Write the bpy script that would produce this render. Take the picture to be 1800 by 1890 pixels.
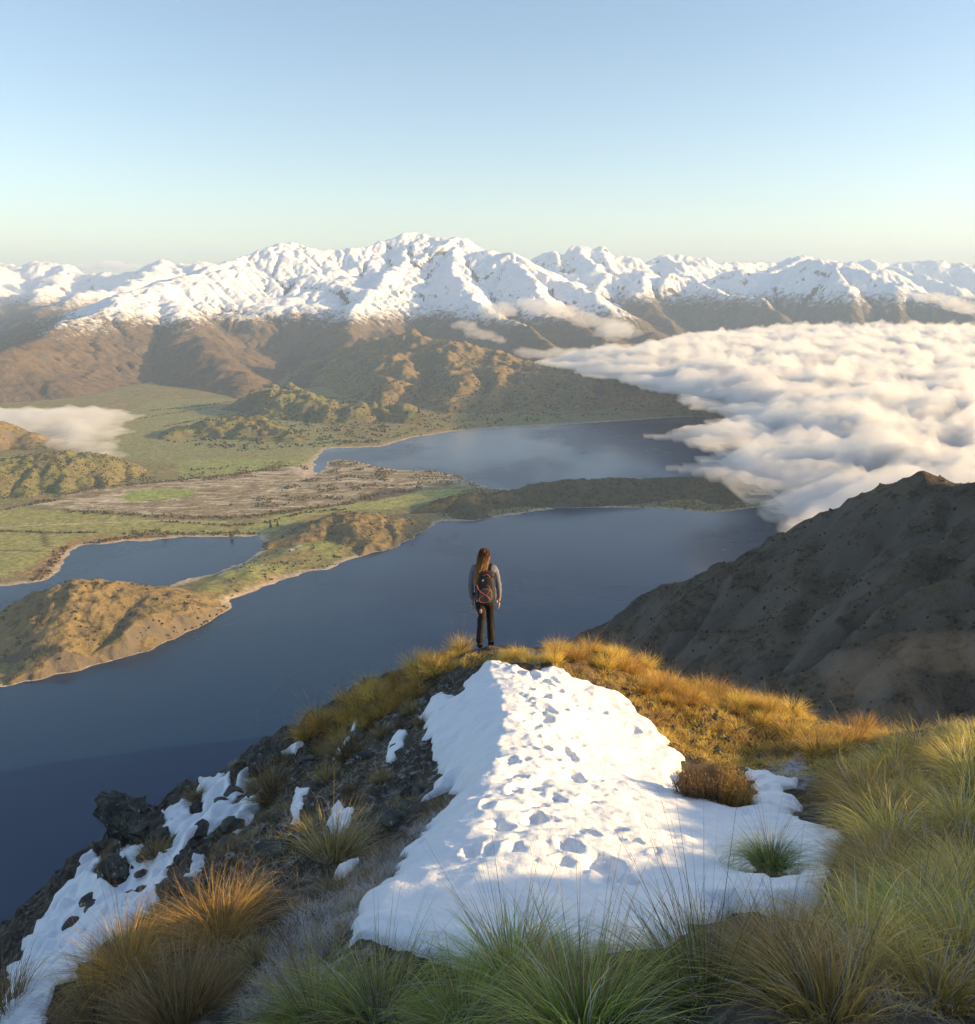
import bpy, bmesh, math, random
import numpy as np
from mathutils import Vector, Matrix

for _o in list(bpy.data.objects):
    bpy.data.objects.remove(_o, do_unlink=True)
scene = bpy.context.scene
COL = scene.collection

# ------------------------------------------------------------------ camera
CAMZ = 950.0                      # metres above the lake
FPX, CX, CY, HOR = 1559.0, 900.0, 945.0, 520.0
PITCH = math.atan((CY - HOR) / FPX)
cam_data = bpy.data.cameras.new('camera')
cam_data.sensor_fit = 'HORIZONTAL'
cam_data.sensor_width = 36.0
cam_data.lens = 36.0 * FPX / 1800.0
cam_data.clip_start = 0.05
cam_data.clip_end = 90000.0
camera = bpy.data.objects.new('camera', cam_data)
camera.location = (0, 0, CAMZ)
camera.rotation_euler = (math.pi / 2 - PITCH, 0, 0)
COL.objects.link(camera)
scene.camera = camera

# ------------------------------------------------------------------ sky, sun, exposure
SUN_AZ, SUN_EL = math.radians(92.0), math.radians(13.0)   # clockwise from the view direction (+Y)
SUN = np.array([math.cos(SUN_EL) * math.sin(SUN_AZ), math.cos(SUN_EL) * math.cos(SUN_AZ), math.sin(SUN_EL)])
world = bpy.data.worlds.new('World')
scene.world = world
world.use_nodes = True
wn = world.node_tree
wn.nodes.clear()
sky = wn.nodes.new('ShaderNodeTexSky')
sky.sky_type = 'NISHITA'
sky.sun_disc = False
sky.sun_elevation = SUN_EL
sky.sun_rotation = SUN_AZ
sky.altitude = 1200.0
sky.air_density = 1.0
sky.dust_density = 2.2
sky.ozone_density = 1.0
bg = wn.nodes.new('ShaderNodeBackground')
bg.inputs['Strength'].default_value = 0.112
wo = wn.nodes.new('ShaderNodeOutputWorld')
wn.links.new(sky.outputs[0], bg.inputs[0])
wn.links.new(bg.outputs[0], wo.inputs[0])
sun_data = bpy.data.lights.new('sun', 'SUN')
sun_data.energy = 5.0
sun_data.angle = math.radians(0.5)
sun_data.color = (1.0, 0.66, 0.28)
sun = bpy.data.objects.new('sun', sun_data)
sun.rotation_euler = Vector(SUN).to_track_quat('Z', 'Y').to_euler()
sun.location = (60, -10, CAMZ + 60)
COL.objects.link(sun)
scene.view_settings.view_transform = 'Standard'
scene.view_settings.look = 'None'
scene.view_settings.gamma = 1.0
scene.view_settings.use_curve_mapping = False
scene.view_settings.exposure = 1.15
scene.cycles.use_denoising = True
scene.cycles.use_adaptive_sampling = True
scene.cycles.adaptive_threshold = 0.02
scene.cycles.max_bounces = 6
scene.cycles.diffuse_bounces = 3
scene.cycles.glossy_bounces = 2
scene.cycles.transmission_bounces = 4
scene.cycles.transparent_max_bounces = 12
scene.cycles.volume_bounces = 4
scene.cycles.sample_clamp_indirect = 8.0

# ------------------------------------------------------------------ helpers
CP, SP = math.cos(PITCH), math.sin(PITCH)
def ray(px, py):
    u = (np.asarray(px, float) - CX) / FPX
    v = (CY - np.asarray(py, float)) / FPX
    return u, CP + v * SP, -SP + v * CP
def P(px, py, Y):                 # a point seen at (px, py) that stands Y metres ahead
    a, b, c = ray(px, py)
    t = np.asarray(Y, float) / b
    return np.stack([a * t, b * t, CAMZ + c * t], -1)
def G(px, py, z=0.0):             # a point seen at (px, py) that lies at level z
    a, b, c = ray(px, py)
    t = (z - CAMZ) / c
    return np.stack([a * t, b * t, np.full_like(t, z)], -1)
def project(x, y, z):
    d = y * CP - (z - CAMZ) * SP
    up = y * SP + (z - CAMZ) * CP
    return CX + FPX * x / d, CY - FPX * up / d

def smooth(a, b, x):
    t = np.clip((x - a) / (b - a), 0, 1)
    return t * t * (3 - 2 * t)

_rs = np.random.RandomState(7)
_perm = np.tile(_rs.permutation(256), 3)
_ga = _rs.rand(256) * 2 * np.pi
_gx, _gy = np.cos(_ga), np.sin(_ga)
def noise(x, y, seed=0):
    x = x + seed * 37.13; y = y - seed * 91.7
    xi = np.floor(x).astype(np.int64); yi = np.floor(y).astype(np.int64)
    xf = x - xi; yf = y - yi
    u = xf * xf * xf * (xf * (xf * 6 - 15) + 10); v = yf * yf * yf * (yf * (yf * 6 - 15) + 10)
    def g(ix, iy, dx, dy):
        h = _perm[_perm[ix & 255] + (iy & 255)]
        return _gx[h] * dx + _gy[h] * dy
    a = g(xi, yi, xf, yf); b = g(xi + 1, yi, xf - 1, yf)
    c = g(xi, yi + 1, xf, yf - 1); d = g(xi + 1, yi + 1, xf - 1, yf - 1)
    return ((a + u * (b - a)) + v * ((c + u * (d - c)) - (a + u * (b - a)))) * 1.5
def fbm(x, y, o=5, seed=0, gain=0.5, lac=2.03):
    s = 0; a = 1.0
    for i in range(o):
        s = s + a * noise(x, y, seed + i); x = x * lac; y = y * lac; a *= gain
    return s
def ridged(x, y, o=5, seed=0, gain=0.5):
    s = 0; a = 1.0
    for i in range(o):
        s = s + a * (1 - 2 * np.abs(noise(x, y, seed + i))); x = x * 2.07; y = y * 2.07; a *= gain
    return s

def seg_dist(x, y, pts):
    """distance to a polyline and the interpolated z of its nearest point"""
    best = np.full(x.shape, 1e12); bz = np.zeros(x.shape)
    for (x0, y0, z0), (x1, y1, z1) in zip(pts[:-1], pts[1:]):
        dx, dy = x1 - x0, y1 - y0
        t = np.clip(((x - x0) * dx + (y - y0) * dy) / (dx * dx + dy * dy + 1e-9), 0, 1)
        d = (x - x0 - t * dx) ** 2 + (y - y0 - t * dy) ** 2
        m = d < best
        best = np.where(m, d, best); bz = np.where(m, z0 + t * (z1 - z0), bz)
    return np.sqrt(best), bz
def in_poly(x, y, poly):
    r = np.zeros(x.shape, bool)
    n = len(poly)
    for i in range(n):
        x0, y0 = poly[i][0], poly[i][1]; x1, y1 = poly[(i + 1) % n][0], poly[(i + 1) % n][1]
        if y0 == y1: continue
        c = ((y0 > y) != (y1 > y)) & (x < (x1 - x0) * (y - y0) / (y1 - y0) + x0)
        r ^= c
    return r
def sdist(x, y, poly):            # signed: positive inside
    pts = [(p[0], p[1], 0) for p in poly]; pts.append(pts[0])
    d, _ = seg_dist(x, y, pts)
    return np.where(in_poly(x, y, poly), d, -d)

def grid_mesh(name, X, Y, Z, keep=None, colors=None, attrs=None, shade=True):
    ny, nx = X.shape
    idx = np.arange(nx * ny).reshape(ny, nx)
    q = np.stack([idx[:-1, :-1], idx[:-1, 1:], idx[1:, 1:], idx[1:, :-1]], -1).reshape(-1, 4)
    if keep is not None:
        k = (keep[:-1, :-1] | keep[:-1, 1:] | keep[1:, 1:] | keep[1:, :-1]).reshape(-1)
        q = q[k]
    used = np.zeros(nx * ny, bool); used[q.ravel()] = True
    remap = np.cumsum(used) - 1
    V = np.stack([X.ravel(), Y.ravel(), Z.ravel()], -1)[used]
    return raw_mesh(name, V, remap[q], None if colors is None else colors.reshape(-1, 3)[used],
                    None if attrs is None else {k: v.ravel()[used] for k, v in attrs.items()}, shade)
def raw_mesh(name, V, F, colors=None, attrs=None, shade=True):
    """F: (n,3) or (n,4) faces"""
    me = bpy.data.meshes.new(name)
    V = np.asarray(V, np.float32); F = np.asarray(F, np.int32)
    n, k = F.shape
    me.vertices.add(len(V)); me.vertices.foreach_set('co', V.ravel())
    me.loops.add(n * k); me.loops.foreach_set('vertex_index', F.ravel())
    me.polygons.add(n)
    me.polygons.foreach_set('loop_start', np.arange(0, n * k, k, dtype=np.int32))
    me.polygons.foreach_set('loop_total', np.full(n, k, np.int32))
    me.polygons.foreach_set('use_smooth', np.full(n, shade, bool))
    me.update(calc_edges=True)
    if colors is not None:
        at = me.color_attributes.new('Col', 'FLOAT_COLOR', 'POINT')
        c = np.ones((len(V), 4), np.float32); c[:, :3] = colors
        at.data.foreach_set('color', c.ravel())
    for kk, vv in (attrs or {}).items():
        at = me.attributes.new(kk, 'FLOAT', 'POINT')
        at.data.foreach_set('value', np.asarray(vv, np.float32))
    return me
def put(name, me, mat=None, label=None, cat=None, kind=None, group=None, parent=None, loc=None):
    o = bpy.data.objects.new(name, me)
    COL.objects.link(o)
    if mat is not None and me is not None and not me.materials: me.materials.append(mat)
    if label: o['label'] = label
    if cat: o['category'] = cat
    if kind: o['kind'] = kind
    if group: o['group'] = group
    if parent is not None: o.parent = parent
    if loc is not None: o.location = loc
    return o

class NT:                          # small node-tree writer
    def __init__(self, name):
        self.m = bpy.data.materials.new(name); self.m.use_nodes = True
        self.t = self.m.node_tree; self.t.nodes.clear()
        self.out = self.n('OutputMaterial')
    def n(self, kind, **kw):
        nd = self.t.nodes.new('ShaderNode' + kind)
        for k, v in kw.items(): setattr(nd, k, v)
        return nd
    def l(self, a, b): self.t.links.new(a, b)
    def val(self, sock, v):
        if hasattr(v, 'is_linked') or hasattr(v, 'links'): self.l(v, sock)
        else: sock.default_value = v if not isinstance(v, tuple) or len(v) == 4 or sock.type == 'VECTOR' else (*v, 1)
    def math(self, op, a, b=0.0, clamp=False):
        nd = self.n('Math', operation=op, use_clamp=clamp)
        self.val(nd.inputs[0], a); self.val(nd.inputs[1], b); return nd.outputs[0]
    def noise(self, vec, scale, detail=4, rough=0.55, dist=0.0):
        nd = self.n('TexNoise'); self.l(vec, nd.inputs['Vector'])
        nd.inputs['Scale'].default_value = scale; nd.inputs['Detail'].default_value = detail
        nd.inputs['Roughness'].default_value = rough; nd.inputs['Distortion'].default_value = dist
        return nd.outputs['Fac']
    def pos(self): return self.n('NewGeometry').outputs['Position']
    def mapr(self, v, a, b, c=0.0, d=1.0):
        nd = self.n('MapRange'); nd.interpolation_type = 'SMOOTHSTEP'
        self.val(nd.inputs[0], v)
        for i, q in enumerate((a, b, c, d)): self.val(nd.inputs[i + 1], q)
        return nd.outputs[0]
    def mix(self, f, a, b, mode='MIX'):
        nd = self.n('Mix', data_type='RGBA', blend_type=mode)
        self.val(nd.inputs[0], f); self.val(nd.inputs[6], a); self.val(nd.inputs[7], b); return nd.outputs[2]
    def ramp(self, f, stops):
        nd = self.n('ValToRGB'); self.l(f, nd.inputs[0])
        e = nd.color_ramp.elements
        while len(e) < len(stops): e.new(0.5)
        for q, (p, c) in zip(e, stops): q.position = p; q.color = (*c, 1)
        return nd.outputs[0]
    def attr(self, name, out='Fac'):
        nd = self.n('Attribute'); nd.attribute_name = name; return nd.outputs[out]
    def bump(self, h, dist, strength=1.0):
        nd = self.n('Bump'); self.l(h, nd.inputs['Height'])
        nd.inputs['Distance'].default_value = dist; nd.inputs['Strength'].default_value = strength
        return nd.outputs[0]
    def bsdf(self, color, rough=0.9, normal=None, spec=0.3, **kw):
        b = self.n('BsdfPrincipled')
        self.val(b.inputs['Base Color'], color); self.val(b.inputs['Roughness'], rough)
        b.inputs['Specular IOR Level'].default_value = spec
        if normal is not None: self.l(normal, b.inputs['Normal'])
        for k, v in kw.items(): self.val(b.inputs[k.replace('_', ' ')], v)
        return b.outputs[0]
    def done(self, s): self.l(s, self.out.inputs['Surface']); return self.m

# ------------------------------------------------------------------ stream erosion for the mountains
def erode(H, cell, iters=6, k=1.0, m=0.5, floor=0.0, creep=0.05):
    ny, nx = H.shape
    H = H.copy()
    flat = np.arange(nx * ny).reshape(ny, nx)
    for it in range(iters):
        best = np.zeros((ny, nx)); rec = flat.copy(); dst = np.full((ny, nx), cell)
        for dy in (-1, 0, 1):
            for dx in (-1, 0, 1):
                if not dx and not dy: continue
                L = cell * math.hypot(dx, dy)
                Hs = np.full((ny, nx), 1e9); Is = flat.copy()
                ys = slice(max(0, -dy), ny - max(0, dy)); xs = slice(max(0, -dx), nx - max(0, dx))
                yt = slice(max(0, dy), ny - max(0, -dy)); xt = slice(max(0, dx), nx - max(0, -dx))
                Hs[ys, xs] = H[yt, xt]; Is[ys, xs] = flat[yt, xt]
                s = (H - Hs) / L
                mk = s > best
                best = np.where(mk, s, best); rec = np.where(mk, Is, rec); dst = np.where(mk, L, dst)
        order = np.argsort(H.ravel())
        r = rec.ravel().tolist(); ol = order.tolist()
        A = [1.0] * (nx * ny)
        for i in reversed(ol):
            j = r[i]
            if j != i: A[j] += A[i]
        A = np.array(A)
        F = (k * np.minimum(A, 4000.0) ** m / (dst.ravel() / cell) * 0.02).tolist()
        h = H.ravel().tolist()
        for i in ol:
            j = r[i]
            if j != i and h[i] > floor:
                f = F[i]
                v = (h[i] + f * h[j]) / (1 + f)
                if v < h[i]: h[i] = v
        H = np.array(h).reshape(ny, nx)
        # hillslope creep keeps slopes below the talus angle
        for _ in range(1):
            p = np.pad(H, 1, mode='edge')
            lap = (p[1:-1, :-2] + p[1:-1, 2:] + p[:-2, 1:-1] + p[2:, 1:-1]) / 4 - H
            H = H + creep * lap
    return H
def upsample(H, f):
    ny, nx = H.shape
    yi = np.linspace(0, ny - 1, (ny - 1) * f + 1); xi = np.linspace(0, nx - 1, (nx - 1) * f + 1)
    y0 = np.minimum(yi.astype(int), ny - 2); x0 = np.minimum(xi.astype(int), nx - 2)
    ty = (yi - y0)[:, None]; tx = (xi - x0)[None]
    a = H[y0][:, x0]; b = H[y0][:, x0 + 1]; c = H[y0 + 1][:, x0]; d = H[y0 + 1][:, x0 + 1]
    return (a * (1 - tx) + b * tx) * (1 - ty) + (c * (1 - tx) + d * tx) * ty

def ridge_field(X, Y, ridges, warp=0.0, wl=900.0, seed=0):
    """highest of a set of ridges; ridge = (points, side slope, rounding radius)"""
    xw = X + warp * fbm(X / wl, Y / wl, 3, seed + 40); yw = Y + warp * fbm(X / wl, Y / wl, 3, seed + 60)
    H = np.full(X.shape, -1e9)
    for pts, slope, rad in ridges:
        d, z = seg_dist(xw, yw, pts)
        q = np.sqrt(d * d + rad * rad) - rad
        if isinstance(slope, tuple): drop = slope[0] * np.minimum(q, slope[1]) + slope[2] * np.maximum(q - slope[1], 0)
        else: drop = slope * q
        H = np.maximum(H, z - drop)
    return H
HEIGHTS = {}
def RP(lst, kmul=1000.0):
    return [tuple(P(px, py, yk * kmul)) for px, py, yk in lst]
def mountain(name, xr, yr, cell, ridges, warp, wl, amp, it, k, mat, label, fine=1.0, seed=0, up=2, floor=-40, keepz=-12, cat='mountain', clip=None, creep=0.05, sharp=0.0):
    c2 = cell * up
    xs = np.arange(xr[0], xr[1] + c2, c2); ys = np.arange(yr[0], yr[1] + c2, c2)
    X, Y = np.meshgrid(xs, ys)
    H = ridge_field(X, Y, ridges, warp, wl, seed)
    H = np.maximum(H, floor)
    rel = smooth(-20, 250, H)
    H = H + amp * rel * (fbm(X / wl, Y / wl, 5, seed) - 0.25)
    if sharp: H = H + sharp * rel * (ridged(X / (wl * .45), Y / (wl * .45), 4, seed + 70) - 1.0)
    H = erode(H, c2, it, k, creep=creep)
    if up > 1:
        H = upsample(H, up)
        xs = np.linspace(xs[0], xs[-1], H.shape[1]); ys = np.linspace(ys[0], ys[-1], H.shape[0])
        X, Y = np.meshgrid(xs, ys)
    H = H + fine * smooth(-10, 60, H) * (ridged(X / (cell * 11), Y / (cell * 11), 3, seed + 5) - 0.6) * cell * 0.5
    if clip is not None: H = np.minimum(H, clip(X, Y))
    HEIGHTS[name] = (xs, ys, H)
    me = grid_mesh(name, X, Y, H, H > keepz)
    return put(name, me, mat, label, cat, 'structure')
# ================================================================== far materials
def mountain_mat(name, snow_lo, snow_hi, grass, rock, scrub, bump=6.0, tex=1.0):
    t = NT(name)
    geo = t.n('NewGeometry'); pos = geo.outputs['Position']
    sx = t.n('SeparateXYZ'); t.l(pos, sx.inputs[0]); z = sx.outputs[2]
    sn = t.n('SeparateXYZ'); t.l(geo.outputs['Normal'], sn.inputs[0]); nz = sn.outputs[2]
    n1 = t.noise(pos, 0.0016 * tex, 6, 0.6); n2 = t.noise(pos, 0.012 * tex, 5, 0.65); n3 = t.noise(pos, 0.05 * tex, 3, 0.6)
    g = t.mix(t.mapr(n1, 0.35, 0.65), grass[0], grass[1])
    g = t.mix(t.mapr(n2, 0.48, 0.62), g, scrub)
    g = t.mix(t.math('MULTIPLY', t.mapr(n3, 0.35, 0.75), 0.35), g, tuple(c * 1.7 for c in grass[1]))
    g = t.mix(t.mapr(nz, 0.80, 0.62), g, rock)
    # snow: height with ragged streaks, thinner on steep ground
    h = t.math('ADD', z, t.math('MULTIPLY', t.math('SUBTRACT', n1, 0.5), 260.0))
    h = t.math('ADD', h, t.math('MULTIPLY', t.math('SUBTRACT', n2, 0.5), 520.0))
    h = t.math('ADD', h, t.math('MULTIPLY', t.math('SUBTRACT', n3, 0.5), 260.0))
    s = t.mapr(h, snow_lo, snow_hi)
    steep = t.mapr(t.math('ADD', nz, t.math('MULTIPLY', t.math('SUBTRACT', n2, 0.5), 0.5)), 0.53, 0.67)
    s = t.math('MULTIPLY', s, steep)
    col = t.mix(s, g, (0.86, 0.87, 0.90))
    hb = t.math('ADD', n2, t.math('MULTIPLY', n3, 0.4))
    b = t.bump(hb, bump * 4, 0.7)
    return t.done(t.bsdf(col, 0.9, b, 0.15))

MAT_MAIN = mountain_mat('mountain_snow_and_tussock', 440, 640, ((0.10, 0.074, 0.052), (0.155, 0.108, 0.068)), (0.12, 0.105, 0.09), (0.068, 0.058, 0.042))
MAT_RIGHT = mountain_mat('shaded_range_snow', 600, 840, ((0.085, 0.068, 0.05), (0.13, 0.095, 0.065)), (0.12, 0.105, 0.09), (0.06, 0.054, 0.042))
MAT_FAR = mountain_mat('far_range_snow', 420, 720, ((0.10, 0.08, 0.055), (0.15, 0.11, 0.07)), (0.12, 0.105, 0.09), (0.07, 0.065, 0.05), 10.0)
MAT_LOW = mountain_mat('low_hill_tussock', 9000, 9200, ((0.17, 0.13, 0.06), (0.25, 0.18, 0.08)), (0.15, 0.125, 0.095), (0.065, 0.062, 0.03), 1.6, 3.0)
MAT_GREEN = mountain_mat('green_hill_pasture', 9000, 9200, ((0.14, 0.15, 0.05), (0.20, 0.16, 0.07)), (0.14, 0.12, 0.09), (0.055, 0.065, 0.028), 1.6, 3.0)
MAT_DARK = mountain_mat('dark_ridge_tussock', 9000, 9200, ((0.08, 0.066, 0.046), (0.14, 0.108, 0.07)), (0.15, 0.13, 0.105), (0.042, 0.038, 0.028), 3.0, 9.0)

# ================================================================== the lake
def water_mat():
    t = NT('lake_water'); pos = t.pos()
    n = t.noise(pos, 0.09, 4, 0.6); n2 = t.noise(pos, 0.0011, 4, 0.6, 0.6)
    b = t.bump(n, 0.6, 0.45)
    rough = t.mapr(n2, 0.38, 0.62, 0.12, 0.30)
    return t.done(t.bsdf((0.007, 0.036, 0.086), rough, b, 0.5, IOR=1.33))
wm = raw_mesh('lake_water', [(-32000, -6000, 0), (32000, -6000, 0), (32000, 42000, 0), (-32000, 42000, 0)], [(0, 1, 2, 3)], shade=False)
put('lake_water', wm, water_mat(), 'wide deep blue lake water below the ridge', 'lake', 'structure')

# ================================================================== mountains
main_ridges = [
    (RP([(-260,715,6.7),(-150,690,7.0),(0,652,7.6),(60,628,8.3),(120,595,9.2),(190,560,10.2),(240,535,11),(300,515,11.7),(400,490,12.7),(450,475,13.2),(500,458,13.6),(540,447,14),(575,457,14),(605,466,14),(640,461,14.2),(680,458,14.3),(700,446,14.5),(745,425,14.8),(800,431,14.8),(850,436,14.6),(880,455,14.4),(930,466,14),(960,474,13.7),(1000,500,13.2),(1050,525,12.6),(1085,545,12.2),(1130,585,11.5),(1210,612,10.8)]), (0.38, 900, 0.19), 40),
    (RP([(745,430,14.8),(760,470,13.8),(690,530,12.0),(660,575,11),(630,640,9.5),(560,690,8.2),(500,735,7.2)]), 0.5, 60),
    (RP([(850,440,14.6),(830,500,13),(900,560,11.3),(960,600,10.2),(1010,640,9.2)]), 0.55, 40),
    (RP([(930,466,14),(1000,545,11.8),(1060,590,10.6),(1110,612,10)]), 0.55, 40),
    (RP([(300,515,12),(330,570,10.5),(380,620,9.3),(420,680,8),(440,745,6.9)]), 0.45, 90),
]
mountain('snowy_mountain', (-7800, 3400), (5900, 15600), 18.0, main_ridges, 120, 1500, 60, 9, 2.0, MAT_MAIN,
         'broad snow capped massif with bare brown lower slopes across the lake', fine=1.5, seed=1, sharp=38, creep=.03)
spur_ridges = [
    (RP([(600,660,9.3),(640,640,8.9),(700,622,8.6),(760,615,8.4),(850,632,8.0),(930,650,7.7),(1000,668,7.4),(1100,682,7.1),(1230,722,6.6),(1330,752,6.2)]), 0.5, 90),
    (RP([(760,615,8.4),(730,690,7.2),(700,760,6.4),(660,805,5.8)]), 0.55, 60),
    (RP([(850,632,8),(840,720,6.7),(800,790,5.98)]), 0.55, 60),
    (RP([(930,650,7.7),(900,730,6.6),(880,785,5.95)]), 0.55, 50),
    (RP([(1000,668,7.4),(980,730,6.5),(960,778,6.05)]), 0.55, 50),
    (RP([(1100,682,7.1),(1080,740,6.4),(1060,772,6.1)]), 0.55, 50),
]
mountain('brown_mountain', (-2400, 2600), (5600, 9800), 13.0, spur_ridges, 110, 600, 60, 6, .8, MAT_LOW,
         'brown scrubby mountain spur dropping to the far lake shore', fine=1.8, seed=3, sharp=45, creep=.03)
foot_ridges = [
    (RP([(430,748,6.5),(500,712,6.5),(560,722,6.35),(610,748,6.1)]), 0.42, 60),
    (RP([(290,812,5.2),(340,790,5.35),(380,776,5.45),(440,770,5.5),(520,790,5.35),(585,822,5.12)]), 0.4, 60),
    (RP([(620,790,5.75),(690,738,6.05),(740,748,6.05)]), 0.45, 60),
    (RP([(440,815,5.1),(500,800,5.2),(560,818,5.1)]), 0.4, 50),
]
mountain('knobbly_foothill', (-2900, -500), (5050, 7500), 10.0, foot_ridges, 130, 380, 45, 3, 0.25, MAT_GREEN,
         'low knobbly foothills of brown and green between mountain and fields', fine=2.0, seed=5, cat='hill', sharp=42, creep=.02)
right_ridges = [
    (RP([(960,520,16),(1000,505,15.5),(1060,500,15),(1130,503,14.8),(1190,498,14.6),(1212,512,14.5),(1240,500,14.4),(1280,518,14.3),(1330,506,14.3),(1360,496,14.3),(1430,500,14.3),(1480,482,14.2),(1545,478,14),(1600,495,13.5),(1650,515,13),(1700,537,12.6),(1750,560,12.2),(1800,585,11.8),(1900,628,11.4)]), 0.6, 40),
    (RP([(1130,503,14.8),(1090,560,13.2),(1160,605,12.2)]), 0.6, 40),
    (RP([(1190,498,14.6),(1195,545,13.4),(1230,600,12.2)]), 0.6, 40),
    (RP([(1280,518,14.3),(1350,540,13),(1400,552,12.6),(1460,588,12)]), 0.6, 40),
    (RP([(1545,478,14),(1560,530,13),(1560,590,12)]), 0.6, 40),
    (RP([(1650,515,13),(1640,560,12.4),(1660,600,11.8)]), 0.6, 40),
]
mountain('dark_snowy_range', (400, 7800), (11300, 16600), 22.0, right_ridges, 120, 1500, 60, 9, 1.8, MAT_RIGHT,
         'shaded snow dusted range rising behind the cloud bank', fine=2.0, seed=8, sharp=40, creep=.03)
cent = [
    (RP([(880,480,18),(930,476,18),(970,482,18),(1000,467,18),(1022,459,18),(1050,471,18),(1060,456,18),(1075,449,18),(1098,461,18),(1115,451,18),(1137,463,18),(1180,472,18),(1205,479,18),(1240,466,18.3),(1300,467,18.5),(1322,480,18.7),(1380,486,19),(1435,480,19.5),(1490,466,20),(1530,474,20),(1580,486,20),(1640,500,20)]), 0.6, 30),
    (RP([(1075,449,18),(1090,490,17),(1110,520,16.4)]), 0.6, 30),
    (RP([(1240,466,18.3),(1260,495,17.3),(1290,520,16.6)]), 0.6, 30),
    (RP([(1490,466,20),(1450,490,18.5),(1400,515,17)]), 0.6, 30),
]
mountain('jagged_snow_range', (-900, 10200), (16200, 21500), 30.0, cent, 150, 1500, 70, 9, 1.8, MAT_FAR,
         'jagged white peaks on the skyline right of the summit', fine=2.0, seed=11, sharp=60, creep=.03)
farr = [(RP([(1500,505,26),(1560,490,26),(1600,478,26),(1640,484,26),(1680,483,26),(1720,476,26),(1760,483,26),(1800,486,26),(1900,485,26),(2000,490,26)]), 0.55, 30),
        (RP([(1640,484,26),(1700,510,24),(1760,530,22.5)]), 0.5, 60), (RP([(1760,483,26),(1830,520,24),(1900,560,21)]), 0.5, 60)]
mountain('distant_range', (9000, 19500), (20500, 28000), 42.0, farr, 200, 1400, 80, 7, 1.6, MAT_FAR,
         'distant hazy blue range at the right end of the skyline', fine=2.0, seed=14, sharp=60, creep=.03)
farl = [(RP([(-250,480,22),(-100,478,22),(0,483,22),(40,487,22),(80,484,22),(120,490,22),(165,506,21.5),(230,498,21),(262,492,21),(290,478,21),(312,476,21),(332,483,21),(352,487,21),(372,481,21),(400,488,21),(460,498,21),(560,500,21)]), 0.5, 30),
        (RP([(120,490,22),(100,520,20),(60,550,18)]), 0.5, 60), (RP([(312,476,21),(250,515,19),(180,530,17.5),(110,560,16)]), 0.5, 60),
        (RP([(0,483,22),(-60,540,18),(-100,600,15)]), 0.5, 60)]
mountain('far_left_range', (-18500, -3200), (14500, 24500), 42.0, farl, 200, 1400, 80, 7, 1.6, MAT_FAR,
         'pale sunlit snow range at the left end of the skyline', fine=2.0, seed=17, sharp=60, creep=.03)
# the dark near mountain on the right
near = [
    (RP([(940,1290,1.36),(1000,1232,1.32),(1095,1162,1.26),(1200,1110,1.18),(1300,1060,1.1),(1400,1000,1.02),(1440,966,.99),(1500,944,.94),(1560,920,.89),(1620,898,.85),(1690,877,.80),(1740,884,.78),(1800,880,.75),(1950,850,.68),(2300,760,.55)]), 0.80, 4),
    (RP([(1690,880,.80),(1740,905,.76),(1800,926,.715),(1900,965,.66),(2000,1000,.60),(2100,1060,.5)]), 0.75, 4),
    (RP([(1560,920,.89),(1480,1060,.76),(1420,1180,.67)]), 0.78, 10),
    (RP([(1800,926,.715),(1740,1100,.58),(1660,1270,.47)]), 0.78, 10),
    (RP([(1300,1060,1.1),(1250,1150,.98),(1210,1220,.9)]), 0.78, 10),
]
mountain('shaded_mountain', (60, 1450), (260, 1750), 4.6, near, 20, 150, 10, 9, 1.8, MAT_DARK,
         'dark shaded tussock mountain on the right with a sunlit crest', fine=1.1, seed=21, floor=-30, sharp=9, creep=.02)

# ================================================================== valley floor and lakeside hills
front_shore = [(-400,1330),(-50,1277),(0,1268),(60,1258),(130,1242),(200,1222),(270,1200),(340,1172),(390,1145),(425,1122),(420,1108),(450,1098),(480,1088),(520,1070),(560,1058),(600,1052),(640,1035),(680,1022),(730,1012),(760,995),(800,970),(815,960),(850,962),(900,958),(950,950),(990,943),(1030,938),(1060,937),(1120,938),(1180,937),(1250,940),(1300,946),(1340,945),(1400,936),(1440,930),(1600,905),(1700,895)]
delta_shore = [(1700,870),(1400,890),(1100,898),(1000,903),(950,903),(905,902),(880,892),(850,880),(800,869),(740,868),(700,862),(660,852),(630,848),(605,852),(600,866),(585,875),(578,866),(582,850),(600,828)]
far_shore = [(640,826),(700,825),(760,808),(830,797),(900,790),(1000,785),(1100,780),(1230,771),(1330,766),(1500,757)]
def gp(lst, z=0.0): return [tuple(G(a, b, z)[:2]) for a, b in lst]
land = gp(front_shore) + gp(delta_shore) + gp(far_shore) + [(3500, 9900), (-8500, 9900), (-8500, 1700)]
lagoon = gp([(-300,1090),(0,1082),(60,1076),(90,1070),(105,1055),(122,1030),(132,1016),(150,1006),(200,1003),(290,996),(340,991),(400,990),(478,989),(486,1000),(481,1018),(455,1035),(430,1046),(400,1056),(350,1070),(300,1083),(255,1086),(215,1090),(150,1100),(0,1150),(-300,1200)])
xs = np.arange(-7600, 2600, 18.0); ys = np.concatenate([np.arange(1750, 4600, 13.0), np.arange(4600, 9600, 34.0)])
X, Y = np.meshgrid(xs, ys)
jx = X + 14 * fbm(X / 70, Y / 70, 3, 3); jy = Y + 14 * fbm(X / 70, Y / 70, 3, 9)
sd = np.minimum(sdist(jx, jy, land), -sdist(jx, jy, lagoon))
Z = np.clip(sd * 0.06, -6, 5) + 0.8 * fbm(X / 60, Y / 60, 3, 5) * smooth(20, 120, sd)
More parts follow.
